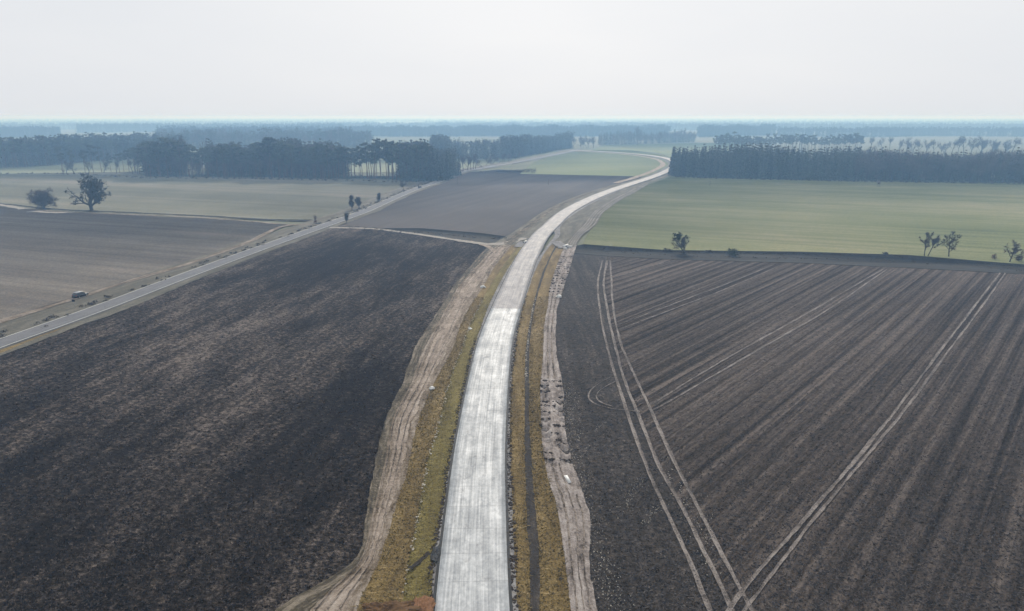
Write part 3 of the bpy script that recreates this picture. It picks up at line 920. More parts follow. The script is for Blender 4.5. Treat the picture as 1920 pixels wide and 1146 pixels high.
way('sand_patch', [(60, 396), (100, 398.5), (138, 398)], 4.5, M['path'], ZF + 0.18, 0.8, 30)
way('sand_patch', [(-10, 383), (20, 387), (45, 392)], 4.0, M['path'], ZF + 0.18, 0.8, 30)

# ------------------------------------------------------------------ old road
oc = [(-500, 820), (0, 643.5), (167, 585), (333, 522), (500, 461), (633, 414), (680, 397.5), (730, 375), (780, 354), (820, 341), (848, 328), (880, 319), (915, 313), (970, 304), (1010, 296), (1050, 288), (1085, 280)]
ZO = 0.6
c_old, u_old = spline([G(x, y, ZO) for x, y in oc], 500)
for _ in range(30):
    c_old[1:-1] = (c_old[:-2] + 2 * c_old[1:-1] + c_old[2:]) / 4
OW = 3.1
structure('old_road_verge', ribbon('old_road_verge', c_old, u_old, -14.5, 6.6, M['verge_far'], -0.22, 0.5, 6))
kb_ = int(np.argmin(np.linalg.norm(c_old[:, :2] - G(110, 607, ZO)[:2], axis=1)))
structure('old_road_bank', ribbon('old_road_bank', c_old[:kb_], u_old[:kb_], 3.4, np.linspace(9.0, 4.2, kb_), M['verge_brown'], -0.17, 0.5, 5))
structure('old_road', ribbon('old_road', c_old, u_old, -OW, OW, M['asphalt'], 0, 0.03, 5, 0.05, 0.3))
structure('edge_line', ribbon('edge_line', c_old[:330], u_old[:330], -OW + 0.12, -OW + 0.34, M['paint'], 0.03))
structure('edge_line', ribbon('edge_line', c_old[:330], u_old[:330], OW - 0.34, OW - 0.12, M['paint'], 0.03))
# scrub in the roadside ditch
g = Geo(); rr = np.random.default_rng(5)
rs = sidewise(c_old)
for i in range(0, 300):
    if smooth_noise(3, 1, rr)[0] > -0.5:
        p = c_old[i] + rs[i] * (-4.9 + rr.normal() * 0.35) + np.r_[rr.normal(size=2) * 1.2, -0.3]
        g.leaves(p + (0, 0, 0.3), (1.2, 1.2, 0.4), 26, 0.42, rr, 0.2)
stuff('roadside_scrub', g.mesh('roadside_scrub', M['scrub']), 'dark dead scrub growing in the ditch along the old asphalt road', 'scrub')

def edge_scrub(name, pts, n, wd, sz, mat, label, seed, hgt=0.6, back=0.0):
    rg = np.random.default_rng(seed)
    p, _ = spline([G(x, y, ZF) for x, y in pts], n)
    g = Geo()
    for q in p:
        if rg.random() < 0.25: continue
        k = rg.uniform(0.4, 1.0)
        c = q + np.r_[rg.normal(size=2) * wd, hgt * 0.35 * k] + np.array([0, back * rg.random(), 0])
        g.leaves(c, (1.3 * k + 0.3, 1.0 * k + 0.3, hgt * k), int(10 + 14 * k), sz, rg, 0.1)
    stuff(name, g.mesh(name, mat), label, 'scrub')


edge_scrub('margin_scrub', [(1092, 463), (1250, 473), (1500, 477), (1700, 483), (1920, 501), (2300, 530)], 420, 1.2, 0.35, M['scrub'], 'dark weeds along the margin between green field and ploughed field', 301, 0.45)
edge_scrub('margin_scrub', [(1092, 468), (1250, 480), (1500, 485), (1700, 491), (1920, 508), (2300, 540)], 260, 1.4, 0.3, M['scrub'], 'low dead weeds along the lower edge of the field margin', 302, 0.3)
edge_scrub('wood_edge_scrub', [(1262, 332), (1320, 334.5), (1450, 337.5), (1600, 340.5), (1750, 342.5), (2000, 346)], 170, 1.5, 0.8, M['scrub'], 'brown bramble along the foot of the right wood', 303, 1.6)
edge_scrub('wood_edge_scrub', [(0, 326), (120, 326), (276, 334), (430, 335), (600, 338), (760, 341)], 150, 2.5, 0.8, M['scrub'], 'brown bramble along the foot of the left wood', 304, 1.2)
edge_scrub('path_scrub', [(660, 427), (780, 436), (900, 446), (985, 452)], 120, 1.6, 0.4, M['scrub'], 'dark heather beside the pale farm path', 305, 0.4)

# ------------------------------------------------------------------ tufts, clods, stones
def scatter(name, n, region, mat, size, label, cat, z, seed, flat=0.35, hgt=0.22):
    rg = np.random.default_rng(seed)
    p = region(n, rg)
    n = len(p)
    g = Geo()
    k = 3
    c = np.repeat(p, k, 0) + np.c_[rg.normal(size=(n * k, 2)) * 0.12, np.zeros(n * k)]
    c[:, 2] = z
    d = np.c_[rg.normal(size=(n * k, 2)) * flat, hgt * (0.5 + rg.random(n * k))]
    sz = size * (0.5 + rg.random(n * k))
    q = rg.normal(size=(n * k, 3)); q[:, 2] = 0; q /= np.linalg.norm(q, axis=1)[:, None]
    v = np.stack([c - q * sz[:, None] * 0.5, c + q * sz[:, None] * 0.5, c + d], 1).reshape(-1, 3)
    i = np.arange(n * k)[:, None] * 3
    g.add(v, np.concatenate([i, i + 1, i + 2], 1))
    return stuff(name, g.mesh(name, mat), label, cat)


def reg_poly(left, right, ylo, yhi):
    """random ground points between two survey lines, evenly over the picture so near ground gets most"""
    def f(n, rg):
        y = ylo + (yhi - ylo) * rg.random(n) ** 0.8
        xl = np.interp(y, [p[1] for p in left], [p[0] for p in left]); xr = np.interp(y, [p[1] for p in right], [p[0] for p in right])
        return G(xl + (xr - xl) * rg.random(n), y, ZF)
    return f


oe = sorted(old_edge, key=lambda p: p[1]); cl_ = sorted(corr_left, key=lambda p: p[1])
scatter('dead_grass_tufts', 16000, reg_poly(oe + [(-300, 846), (-300, 1200)], cl_, 470, 1200), M['straw'], 0.30, 'dark and straw coloured grass tufts over the left fallow field', 'grass', ZF - 0.02, 21, 0.08, 0.16)
hb = sorted(headl, key=lambda p: p[1]); lb = sorted(lineb, key=lambda p: p[1])
scatter('soil_clods', 30000, reg_poly(hb, [(2000, 500), (2000, 1250)], 520, 1200), M['clods'], 0.22, 'brown soil clods over the ploughed field on the right', 'soil', ZF - 0.02, 22, 0.2, 0.12)


def reg_line(a, b, s0, s1, y0=560, y1=1250):
    def f(n, rg):
        yy = row_of(Yw, 0)
        idx = np.where((yy > y0) & (yy < y1))[0]
        i = idx[rg.integers(0, len(idx), n)]
        s = (s0 + (s1 - s0) * rg.random(n))[:, None]
        p = LINE[a][i] * (1 - s) + LINE[b][i] * s
        p[:, 1] += rg.normal(size=n) * 0.4
        return p
    return f


def scatter_line(name, n, a, b, s0, s1, mat, size, label, cat, seed, hgt=0.2, y0=560, y1=1250, flat=0.3):
    rg = np.random.default_rng(seed)
    p = reg_line(a, b, s0, s1, y0, y1)(n, rg)
    g = Geo()
    d = np.c_[rg.normal(size=(n, 2)) * flat, hgt * (0.5 + rg.random(n))]
    sz = size * (0.5 + rg.random(n))
    q = rg.normal(size=(n, 3)); q[:, 2] = 0; q /= np.linalg.norm(q, axis=1)[:, None]
    c = p - (0, 0, 0.05)
    v = np.stack([c - q * sz[:, None] * 0.5, c + q * sz[:, None] * 0.5, c + d], 1).reshape(-1, 3)
    i = np.arange(n)[:, None] * 3
    g.add(v, np.concatenate([i, i + 1, i + 2], 1))
    return stuff(name, g.mesh(name, mat), label, cat)


scatter_line('bank_grass', 9000, 'trR', 'diL', 0, 1, M['verge_tuft'], 0.2, 'ochre dead grass on the outer bank left of the new road', 'grass', 31)
scatter_line('bank_grass', 8000, 'diL', 'shL', 0, 1, M['green_tuft'], 0.2, 'mossy green grass on the bank between left ditch and new road', 'grass', 32)
scatter_line('bank_grass', 7000, 'shR', 'd1R', 0, 1, M['verge_tuft'], 0.2, 'brown grass on the bank between new road and right ditch', 'grass', 33)
scatter_line('bank_grass', 8000, 'd2R', 'spL', 0, 1, M['verge_tuft'], 0.22, 'ochre grass on the far bank of the right ditch', 'grass', 34)


def stones(name, n, a, b, s0, s1, mat, size, label, seed, y0=560, y1=1250, pw=1.0):
    rg = np.random.default_rng(seed)
    p = reg_line(a, b, s0, s1, y0, y1)(n, rg)
    o = np.array([(1, 0, 0), (-1, 0, 0), (0, 1, 0), (0, -1, 0), (0, 0, 1), (0, 0, -1)], float)
    fo = np.array([(0, 2, 4), (2, 1, 4), (1, 3, 4), (3, 0, 4), (2, 0, 5), (1, 2, 5), (3, 1, 5), (0, 3, 5)])
    g = Geo()
    for q in p:
        sc = size * (0.4 + rg.random() ** 2 * 1.2)
        g.add(q + o * (0.7 + 0.6 * rg.random((6, 1))) * sc * np.array([1, 1, 0.6]), fo)
    return stuff(name, g.mesh(name, mat), label, 'stones')


stones('limestone_chips', 330, 'diL', 'shL', -0.05, 0.12, M['stone'], 0.17, 'white limestone chips strung along the left ditch', 41, 560, 1200)
stones('limestone_chips', 150, 'd1R', 'd2R', 0.0, 0.5, M['stone'], 0.17, 'white limestone chips along the upper part of the right ditch', 42, 560, 720)
stones('dark_rubble', 900, 'shL', 'roadL', -0.45, 0.15, M['dark_stone'], 0.2, 'dark clods and rubble along the left shoulder of the new road', 43, 640, 1250)
stones('dark_rubble', 1200, 'roadR', 'shR', 0.35, 1.2, M['dark_stone'], 0.22, 'dark clods and rubble along the right shoulder of the new road', 44, 560, 1250)

g = Geo(); rr = np.random.default_rng(47)  # dark lumps put in as the shade of the cross slots in the spoil
ys_ = row_of(Yw, 0)
for (ya, yb, per) in ((718, 868, 2.5), (482, 550, 3.4)):
    Y0 = Yw[np.argmin(np.abs(ys_ - yb))]; Y1 = Yw[np.argmin(np.abs(ys_ - ya))]
    Y = Y0
    while Y < Y1:
        i = int(np.argmin(np.abs(Yw - Y)))
        A, B = LINE['spL'][i], LINE['spR'][i]
        for (a, b) in ((-0.02, 0.40), (0.56, 0.98)):
            if rr.random() < 0.15: continue
            for q in range(9):
                f = a + (b - a) * rr.random()
                p = A * (1 - f) + B * f + np.array([0, rr.normal() * 0.22, 0.12])
                o = np.array([(1, 0, 0), (-1, 0, 0), (0, 1, 0), (0, -1, 0), (0, 0, 1), (0, 0, -1)], float)
                fo = np.array([(0, 2, 4), (2, 1, 4), (1, 3, 4), (3, 0, 4), (2, 0, 5), (1, 2, 5), (3, 1, 5), (0, 3, 5)])
                g.add(p + o * (0.6 + 0.6 * rr.random((6, 1))) * np.array([0.34, 0.2, 0.2]) * rr.uniform(0.5, 1.1), fo)
        Y += per * rr.uniform(0.85, 1.15)
stuff('slot_shade_lumps', g.mesh('slot_shade_lumps', M['dark_stone']), 'dark mud lumps standing in for the shaded cross slots on the pale spoil strip', 'shade')

# ------------------------------------------------------------------ trees
def grow(g, tips, p, d, L, r, lvl, rg, P):
    n = 3
    pts = [p]; rad = [r]
    q = p.copy(); dd = d.copy()
    for i in range(n):
        dd = dd + rg.normal(size=3) * P['wob'] + np.array([0, 0, P['up']]) * (0.4 if lvl == 0 else 1)
        dd /= np.linalg.norm(dd)
        q = q + dd * L / n
        pts.append(q.copy()); rad.append(r * (1 - (i + 1) / n * (1 - P['tap'])))
    g.tube(pts, rad, 6 if lvl == 0 else (4 if lvl == 1 else 3))
    if lvl >= P['lv']:
        tips.append((pts, dd)); return
    nk = P['kids'][lvl]
    for k in range(nk):
        if k == 0:
            st, fr = pts[-1], 1.0
            dv = dd
            sp_ = P['ang'] * 0.4
        else:
            fr = rg.uniform(P['low'] if lvl == 0 else 0.25, 1.0)
            x = fr * n; i = min(int(x), n - 1)
            st = pts[i] + (pts[i + 1] - pts[i]) * (x - i)
            dv = pts[i + 1] - pts[i]; dv = dv / np.linalg.norm(dv)
            sp_ = P['ang']
        ax = np.cross(dv, rg.normal(size=3)); ax /= np.linalg.norm(ax)
        a = sp_ * rg.uniform(0.6, 1.3)
        nd = dv * math.cos(a) + np.cross(ax, dv) * math.sin(a)
        grow(g, tips, st, nd, L * P['len'] * rg.uniform(0.7, 1.15) * (1.15 - 0.35 * fr if lvl == 0 else 1), max(r * P['thin'] * (1.1 - 0.4 * fr), 0.025), lvl + 1, rg, P)


def bare(seed, P, trunk_len, r, lean=(0, 0), stems=1, twigs=9, tl=1.1, tw=0.05):
    """trunk+limbs geometry, twig geometry and the branch tips"""
    rg = np.random.default_rng(seed)
    g = Geo(); tips = []
    for k in range(stems):
        a = rg.random() * 6.28
        sprd = 0.0 if stems == 1 else 0.28
        d = np.array([lean[0] + sprd * math.cos(a), lean[1] + sprd * math.sin(a), 1.0]); d /= np.linalg.norm(d)
        st = np.array([0.35 * math.cos(a), 0.35 * math.sin(a), -0.15]) if stems > 1 else np.array([0, 0, -0.15])
        grow(g, tips, st, d, trunk_len * rg.uniform(0.85, 1.1), r, 0, rg, P)
    t = Geo()
    for pts, dd in tips:
        pts = np.array(pts)
        k = twigs
        x = rg.random(k) * (len(pts) - 1); i = x.astype(int)
        p = pts[i] + (pts[np.minimum(i + 1, len(pts) - 1)] - pts[i]) * (x - i)[:, None]
        d = dd + rg.normal(size=(k, 3)) * 0.75
        d = d / np.linalg.norm(d, axis=1)[:, None] * (tl * (0.5 + rg.random(k)))[:, None]
        t.spikes(p, d, tw, rg)
    return g, t, tips


BROAD = dict(wob=0.16, up=0.06, tap=0.65, lv=3, kids=[6, 4, 3], ang=0.75, low=0.45, len=0.62, thin=0.58)
UPRIGHT = dict(wob=0.12, up=0.16, tap=0.6, lv=3, kids=[6, 4, 3], ang=0.5, low=0.3, len=0.6, thin=0.55)


def tree_proto(name, gt, gc, mt, mc, extra=None):
    """hidden nowhere: returns mesh pair for make_tree"""
    return (gt.mesh(name + '_trunk', mt, True), gc.mesh(name + '_crown', mc))


def make_tree(name, meshes, loc, label, group=None, rz=0.0, sc=1.0, cat='tree'):
    r_ = root(name, loc, label, cat, group, rz)
    r_.scale = sc if hasattr(sc, '__len__') else (sc, sc, sc)
    link('trunk', meshes[0], r_)
    link('crown', meshes[1], r_)
    return r_


def norm_scale(g_list, height):
    v = np.concatenate([x for g_ in g_list for x in g_.v])
    return height / v[:, 2].max()


def pine(seed, hgt=25.0, cb=0.58):
    rg = np.random.default_rng(seed)
    t = Geo(); c = Geo()
    z = np.linspace(-0.2, hgt * 0.93, 8)
    x = np.cumsum(rg.normal(size=(8, 2)) * 0.16, 0); x -= x[0]
    t.tube(np.c_[x, z], np.linspace(0.27, 0.07, 8), 6)
    nb = 19
    for i in range(nb):
        f = rg.uniform(cb, 0.97)
        h = f * hgt
        a = rg.random() * 6.28
        env = (1.35 - 1.1 * abs((f - cb) / (1 - cb) - 0.45))
        L = rg.uniform(0.5, 1.0) * env * 2.7
        b0 = np.array([np.interp(h, z, x[:, 0]), np.interp(h, z, x[:, 1]), h - 0.5])
        b1 = b0 + np.array([math.cos(a) * L, math.sin(a) * L, rg.uniform(0.0, 1.0)])
        t.tube([b0, (b0 + b1) / 2 + (0, 0, 0.15), b1], [0.08, 0.05, 0.03], 3)
        c.leaves(b1, (rg.uniform(1.0, 1.7), rg.uniform(1.0, 1.7), rg.uniform(0.6, 1.05)), 40, 0.95, rg, 0.2)
    c.leaves((x[-1, 0], x[-1, 1], hgt * 0.95), (1.5, 1.5, 1.1), 50, 0.9, rg, 0.2)
    # a few dead snags on the stem
    for i in range(5):
        h = hgt * rg.uniform(0.3, cb); a = rg.random() * 6.28
        b0 = np.array([np.interp(h, z, x[:, 0]), np.interp(h, z, x[:, 1]), h])
        t.tube([b0, b0 + (math.cos(a) * 1.1, math.sin(a) * 1.1, 0.1)], [0.04, 0.02], 3)
    return t, c


def spruce(seed, hgt=24.0):
    rg = np.random.default_rng(seed)
    t = Geo(); c = Geo()
    t.tube([(0, 0, -0.2), (0, 0, hgt * 0.5), (0, 0, hgt)], [0.28, 0.16, 0.03], 6)
    nl = 22
    for i in range(nl):
        f = 0.08 + 0.9 * i / (nl - 1)
        h = hgt * f
        rad = (3.3 * (1 - f) ** 0.8 + 0.25) * rg.uniform(0.85, 1.15)
        k = int(14 + 16 * (1 - f))
        a = rg.random(k) * 6.28
        rr_ = rad * np.sqrt(rg.uniform(0.1, 1, k))
        p = np.c_[np.cos(a) * rr_, np.sin(a) * rr_, h - 0.28 * rr_ + rg.normal(size=k) * 0.3]
        c.cards(p, 0.7 + 0.8 * (1 - f), rg)
    return t, c


protos = {}
protos['pine'] = [tree_proto('pine', *pine(100 + i, 25, rb), M['pine_bark'], M['pine_leaf']) for i, rb in enumerate((0.56, 0.62, 0.5, 0.66, 0.58, 0.45))]
protos['spruce'] = [tree_proto('spruce', *spruce(200 + i), M['bark'], M['spruce_leaf']) for i in range(5)]
bl = []
for i in range(5):
    g, t, tips = bare(300 + i, BROAD if i % 2 else UPRIGHT, 8.5, 0.30, (0, 0), 1, 12, 1.7, 0.11)
    k = norm_scale([g, t], 20.0)
    for q in (g, t):
        q.v = [x * k for x in q.v]
    bl.append(tree_proto('bare', g, t, M['bark'], M['twig']))
protos['bare'] = bl
NAMES = {'pine': 'pine_tree', 'spruce': 'spruce_tree', 'bare': 'bare_tree'}
HT = {'pine': 25.0, 'spruce': 24.0, 'bare': 20.0}


def roll(q):
    '''older and younger patches of a wood differ in height'''
    return 1 + 0.09 * math.sin(q[0] * 0.061 + 1.3) + 0.06 * math.sin(q[0] * 0.143 + q[1] * 0.03)


def stand(kind, front, n, depth, hgt, label, group, seed, skip=None, jit=2.0):
    """n trees, each a thing of its own, along a survey line and up to depth metres behind it"""
    rg = np.random.default_rng(seed)
    p, u = spline([G(x, y) for x, y in front], max(n, 3))
    out = []
    for i in range(n):
        q = p[i].copy()
        if skip and skip(q): continue
        away = q / np.linalg.norm(q)
        q = q + away * rg.random() * depth + np.r_[rg.normal(size=2) * jit, 0]
        q[2] = 0
        s = hgt / HT[kind] * rg.uniform(0.80, 1.10) * roll(q)
        ms = protos[kind][rg.integers(len(protos[kind]))]
        wd = s * rg.uniform(0.95, 1.3)
        out.append(make_tree(NAMES[kind], ms, q, label, group, rg.random() * 6.28, (wd, wd, s)))
    return out


def merged(name, kinds, front, spacing, depth0, depth1, hgt, label, seed, mats=None, skip=None, lowpoly=True, cat='wood'):
    """the countless trees further in: one mass of stuff"""
    rg = np.random.default_rng(seed)
    line = [G(x, y) for x, y in front]
    L = sum(np.linalg.norm(line[i + 1] - line[i]) for i in range(len(line) - 1))
    n = max(3, int(L / spacing))
    p, _ = spline(line, n)
    d = depth0
    V = []; Fc = []; MI = []; off = 0
    data = [(x, k) for k in kinds for x in lows[k]]
    while d <= depth1:
        for i in range(n):
            q = p[i]
            if rg.random() < 0.08 or (skip and skip(q, d)): continue
            away = q / np.linalg.norm(q)
            q = q + away * (d + rg.normal() * spacing * 0.3) + np.r_[rg.normal(size=2) * spacing * 0.35, 0]
            (v, f, mi), k = data[rg.integers(len(data))]
            s = hgt * rg.uniform(0.78, 1.10) * roll(q)
            a = rg.random() * 6.28
            ca, sa = math.cos(a), math.sin(a)
            wd = rg.uniform(1.0, 1.35)
            x = np.stack([v[:, 0] * ca - v[:, 1] * sa, v[:, 0] * sa + v[:, 1] * ca, v[:, 2]], 1) * (s * wd, s * wd, s)
            x += np.r_[q[:2], 0.0]
            V.append(x); Fc.append(f + off); MI.append(mi); off += len(v)
        d += spacing
    V = np.concatenate(V); Fc = np.concatenate(Fc); MI = np.concatenate(MI)
    return stuff(name, mesh_from(name, V, Fc, mats or [M['bark'], M['far_leaf'], M['far_bare']], None, MI), label, cat)


# light trees for the masses, one metre tall, to be scaled by their height
lows = {}
def low_tree(kind, seed):
    rg = np.random.default_rng(seed)
    t = Geo(); c = Geo()
    if kind == 'pine':
        t.tube([(0, 0, -0.01), (0, 0, 0.9)], [0.010, 0.004], 3)
        for i in range(8):
            c.leaves((rg.normal() * 0.07, rg.normal() * 0.07, rg.uniform(0.55, 0.95)), (0.085, 0.085, 0.055), 20, 0.055, rg, 0.2)
        mi = 1
    elif kind == 'spruce':
        t.tube([(0, 0, -0.01), (0, 0, 0.95)], [0.010, 0.002], 3)
        for i in range(11):
            f = 0.1 + 0.9 * i / 10
            k = 12; a = rg.random(k) * 6.28; r_ = (0.15 * (1 - f) + 0.015) * np.sqrt(rg.random(k))
            c.cards(np.c_[np.cos(a) * r_, np.sin(a) * r_, f - 0.25 * r_], 0.06, rg)
        mi = 1
    else:
        t.tube([(0, 0, -0.01), (0, 0, 0.7)], [0.012, 0.005], 3)
        n = 190
        d = rg.normal(size=(n, 3)); d /= np.linalg.norm(d, axis=1)[:, None]
        p = np.array([0, 0, 0.62]) + d * np.array([0.17, 0.17, 0.33]) * rg.random((n, 1)) ** 0.5
        dv = (d * 0.6 + (0, 0, 0.5) + rg.normal(size=(n, 3)) * 0.4); dv = dv / np.linalg.norm(dv, axis=1)[:, None] * 0.13
        c.spikes(p, dv, 0.011, rg)
        mi = 2
    v1, f1 = t.arrays(); v2, f2 = c.arrays()
    return np.vstack([v1, v2]), np.vstack([f1, f2 + len(v1)]), np.r_[np.zeros(len(f1), int), np.full(len(f2), mi)]
for k in ('pine', 'spruce', 'bare'):
    lows[k] = [low_tree(k, 900 + i + hash(len(k)) % 7) for i in range(5)]


def xgap(ranges):
    """see-through stretches given as photo columns"""
    def f(q, d=0):
        z = q[1] * cp + H * sp
        px = 960 + F * q[0] / z
        return any(a < px < b for a, b in ranges)
    return f


# left pine wood, front edge
L1 = [(276, 333), (340, 333), (430, 334), (520, 335), (600, 337), (700, 337), (760, 340), (805, 341)]
stand('pine', L1, 95, 9, 27, 'tall pine in the front row of the left wood above the grey field', 'pines along the front of the left wood', 51)
stand('pine', L1, 55, 26, 27, 'tall pine just behind the front row of the left wood', 'pines behind the front of the left wood', 52)
stand('spruce', [(760, 341), (790, 343), (815, 342), (838, 337), (850, 330)], 22, 14, 23, 'dense dark conifer at the corner of the left wood beside the old road', 'conifers at the wood corner by the old road', 53)
g1 = xgap([(350, 395), (655, 748)])
stand('bare', L1[:5], 26, 8, 20, 'bare tree among the front pines of the left wood', 'bare trees along the left wood', 154)
merged('pine_wood', ['pine', 'spruce', 'bare', 'spruce'], L1, 4.6, 9, 110, 26, 'mass of pine trunks and crowns deep in the left wood', 54, skip=g1)
merged('corner_wood', ['spruce', 'pine'], [(770, 335), (800, 337), (835, 332), (850, 326)], 5.0, 8, 70, 22, 'dense conifers behind the wood corner by the old road', 55)
# low understorey along the front
g = Geo(); rr = np.random.default_rng(6)
p, _ = spline([G(x, y) for x, y in L1], 150)
for q in p:
    q = q + q / np.linalg.norm(q) * rr.uniform(2, 14)
    hh = rr.uniform(1.6, 4.2)
    g.leaves((q[0], q[1], hh * 0.45), (2.2, 2.2, hh * 0.55), 40, 0.9, rr, 0.2)
stuff('undergrowth', g.mesh('undergrowth', M['spruce_leaf']), 'low dark undergrowth beneath the pines of the left wood', 'undergrowth')
# loose group with the bright meadow behind
stand('pine', [(112, 326), (140, 326), (165, 325), (200, 324), (240, 324), (272, 328)], 15, 10, 22, 'pine in the open row left of the wood with pale meadow behind', 'open row of pines before the pale meadow', 56)
stand('bare', [(118, 327), (150, 328), (200, 325), (262, 328)], 7, 5, 15, 'bare tree among the open row of pines before the pale meadow', 'bare trees in the open pine row', 57)
# the wood behind on the far left
L2 = [(-500, 326), (-100, 320), (0, 317), (60, 314), (100, 311), (180, 304), (260, 300), (340, 297)]
stand('pine', L2[1:], 46, 10, 27, 'pine in the front row of the farther wood on the far left', 'pines along the farther left wood', 58)
merged('far_left_wood', ['pine', 'spruce'], L2, 7.0, 8, 150, 26, 'dense blue grey wood behind the pale meadow at far left', 59)
merged('wood_behind', ['spruce', 'bare', 'pine'], [(300, 281), (450, 279), (600, 277), (690, 279)], 9, 0, 160, 27, 'hazy wood rising behind the left pine wood', 60)
# roadside trees past the corner
stand('bare', [(868, 322), (880, 320), (892, 318)], 5, 3, 18, 'bare tree in the clump by the old road right of the wood corner', 'bare clump by the old road', 61, jit=1.0)
stand('bare', [(840, 331), (856, 327)], 3, 3, 14, 'bare tree leaning out at the end of the wood corner', 'bare trees at the wood corner', 62, jit=1.0)
stand('bare', [(905, 312), (940, 307), (975, 300)], 9, 4, 11, 'small bare tree lining the old road before the middle wood', 'small bare roadside trees', 63, jit=1.5)
# middle wood
M1 = [(812, 295), (850, 300), (900, 300), (950, 298), (1000, 290), (1040, 283), (1068, 279)]
stand('spruce', M1, 46, 8, 22, 'dark conifer along the front of the middle wood beyond the old road', 'conifers along the middle wood', 64)
merged('middle_wood', ['spruce', 'spruce', 'pine'], M1, 7, 8, 110, 22, 'even blue conifer wood in the middle distance', 65)
stand('bare', [(1076, 279), (1090, 279), (1104, 278), (1112, 277)], 7, 8, 20, 'tall bare tree at the right end of the middle wood', 'bare trees at the end of the middle wood', 66)
merged('hedgerow_wood', ['spruce', 'bare'], [(1125, 273), (1200, 271), (1300, 267)], 8, 0, 70, 21, 'far belt of trees beyond the distant green field', 67)
stand('bare', [(1193, 272), (1197, 272), (1280, 268)], 3, 2, 33, 'lone tall bare tree standing above the far belt', 'tall bare trees of the far belt', 68)
# right wood
R1a = [(1262, 331), (1285, 332), (1320, 334), (1380, 335.5), (1450, 337), (1520, 338.5), (1600, 340)]
R1b = [(1600, 340), (1680, 341), (1760, 342), (1850, 343.5), (1940, 345), (2100, 348)]
stand('spruce', R1a, 95, 7, 21.5, 'dark spruce in the front row of the right wood above the green field', 'spruces along the right wood', 70, jit=1.0)
stand('bare', R1b, 46, 12, 20, 'bare brownish tree in the front of the right wood', 'bare trees along the right wood', 71)
stand('spruce', R1b, 34, 14, 17, 'dark spruce among bare trees at the right end of the right wood', 'spruces among bare trees', 72)
merged('spruce_wood', ['spruce'], R1a, 3.8, 5, 80, 22.5, 'dense dark spruce plantation of the right wood', 73)
merged('mixed_wood', ['bare', 'bare', 'spruce'], R1b, 4.0, 5, 80, 20.5, 'brownish bare woodland at the right end of the right wood', 74)
stand('pine', [(1340, 286), (1400, 285.5), (1470, 285), (1540, 285), (1615, 285)], 40, 8, 24, 'pine of the separate stand showing above the right wood', 'pines above the right wood', 75)
merged('pine_stand', ['pine'], [(1345, 285), (1610, 284.5)], 8, 8, 50, 22, 'pine stand behind the right wood', 76)
stand('bare', [(1690, 291), (1760, 291), (1830, 291), (1900, 290)], 20, 10, 24, 'bare tree whose top shows above the right wood', 'bare trees above the right wood', 77)
stand('bare', [(1630, 283), (1665, 282)], 3, 5, 22, 'small far tree between the pine stand and the bare row', 'far trees right of the pine stand', 78)

# far woods fading into the haze
FW = [
    ([(-400, 262), (0, 259), (110, 258)], 24, 300), ([(300, 263), (450, 262), (640, 262)], 25, 260), ([(150, 250), (330, 248), (600, 249), (640, 250)], 25, 400),
    ([(640, 256), (760, 257), (860, 257)], 24, 260), ([(860, 256), (1000, 257), (1100, 257), (1250, 256)], 25, 300), ([(1310, 258), (1380, 256), (1450, 255)], 26, 180),
    ([(1460, 256), (1600, 258), (1750, 256), (2000, 258)], 22, 160), ([(-300, 245), (100, 244), (300, 243)], 24, 300), ([(560, 244), (800, 243), (1000, 244), (1200, 243)], 24, 400),
    ([(1200, 246), (1400, 245), (1700, 246), (2100, 245)], 24, 300), ([(-300, 237), (300, 236), (700, 237)], 24, 400), ([(800, 236), (1300, 237), (2100, 236)], 24, 400),
    ([(-300, 231), (500, 230.5), (1200, 231), (2100, 230.5)], 26, 500), ([(-300, 227.5), (900, 227), (2100, 227.5)], 30, 500),
]
for i, (ln, hh, dp) in enumerate(FW):
    d0 = np.linalg.norm(G(*ln[1]))
    merged('distant_wood', ['spruce', 'pine'], ln, max(8, d0 * 0.0042), 0, dp, hh, 'distant wood fading to blue in the haze, belt %s' % ['beyond the far left wood', 'behind the left pine wood', 'high over the left wood', 'between left and middle wood', 'over the middle wood', 'over the pine stand', 'over the bare trees at right', 'thin at far left', 'thin over the centre', 'thin at far right', 'faint at left', 'faint at right', 'near the horizon', 'along the horizon'][i], 500 + i)

# ------------------------------------------------------------------ single trees
def single(name, px, py, g, t, hgt, mt, mc, label, rz=0, wide=1.0, extra=None, cat='tree'):
    k = norm_scale([g, t] + ([extra] if extra else []), hgt)
    for q in (g, t) + ((extra,) if extra else ()):
        q.v = [x * np.array([k * wide, k * wide, k]) for x in q.v]
    r_ = root(name, G(px, py, ZF), label, cat, None, rz)
    link('trunk', g.mesh(name + '_trunk', mt, True), r_)
    link('crown', t.mesh(name + '_crown', mc), r_)
    return r_, extra


# the big tree hung with mistletoe
rg = np.random.default_rng(81)
P = dict(wob=0.15, up=0.07, tap=0.7, lv=3, kids=[15, 5, 3], ang=0.92, low=0.16, len=0.60, thin=0.6)
g, t, tips = bare(80, P, 8.5, 0.6, (0.0, 0), 1, 9, 0.9, 0.07)
ml = Geo()
for i, (pts, dd) in enumerate(tips):
    if rg.random() < 0.6:
        ml.leaves(pts[-1], np.array([0.75, 0.75, 0.65]) * rg.uniform(0.7, 1.3), 34, 0.34, rg, 0.2)
r_, ml = single('big_tree', 172, 394, g, t, 21, M['bark'], M['twig'], 'big spreading tree hung with dark round clumps at the left field path', 0.6, 1.05, ml)
link('mistletoe', ml.mesh('mistletoe', M['mistletoe']), r_)

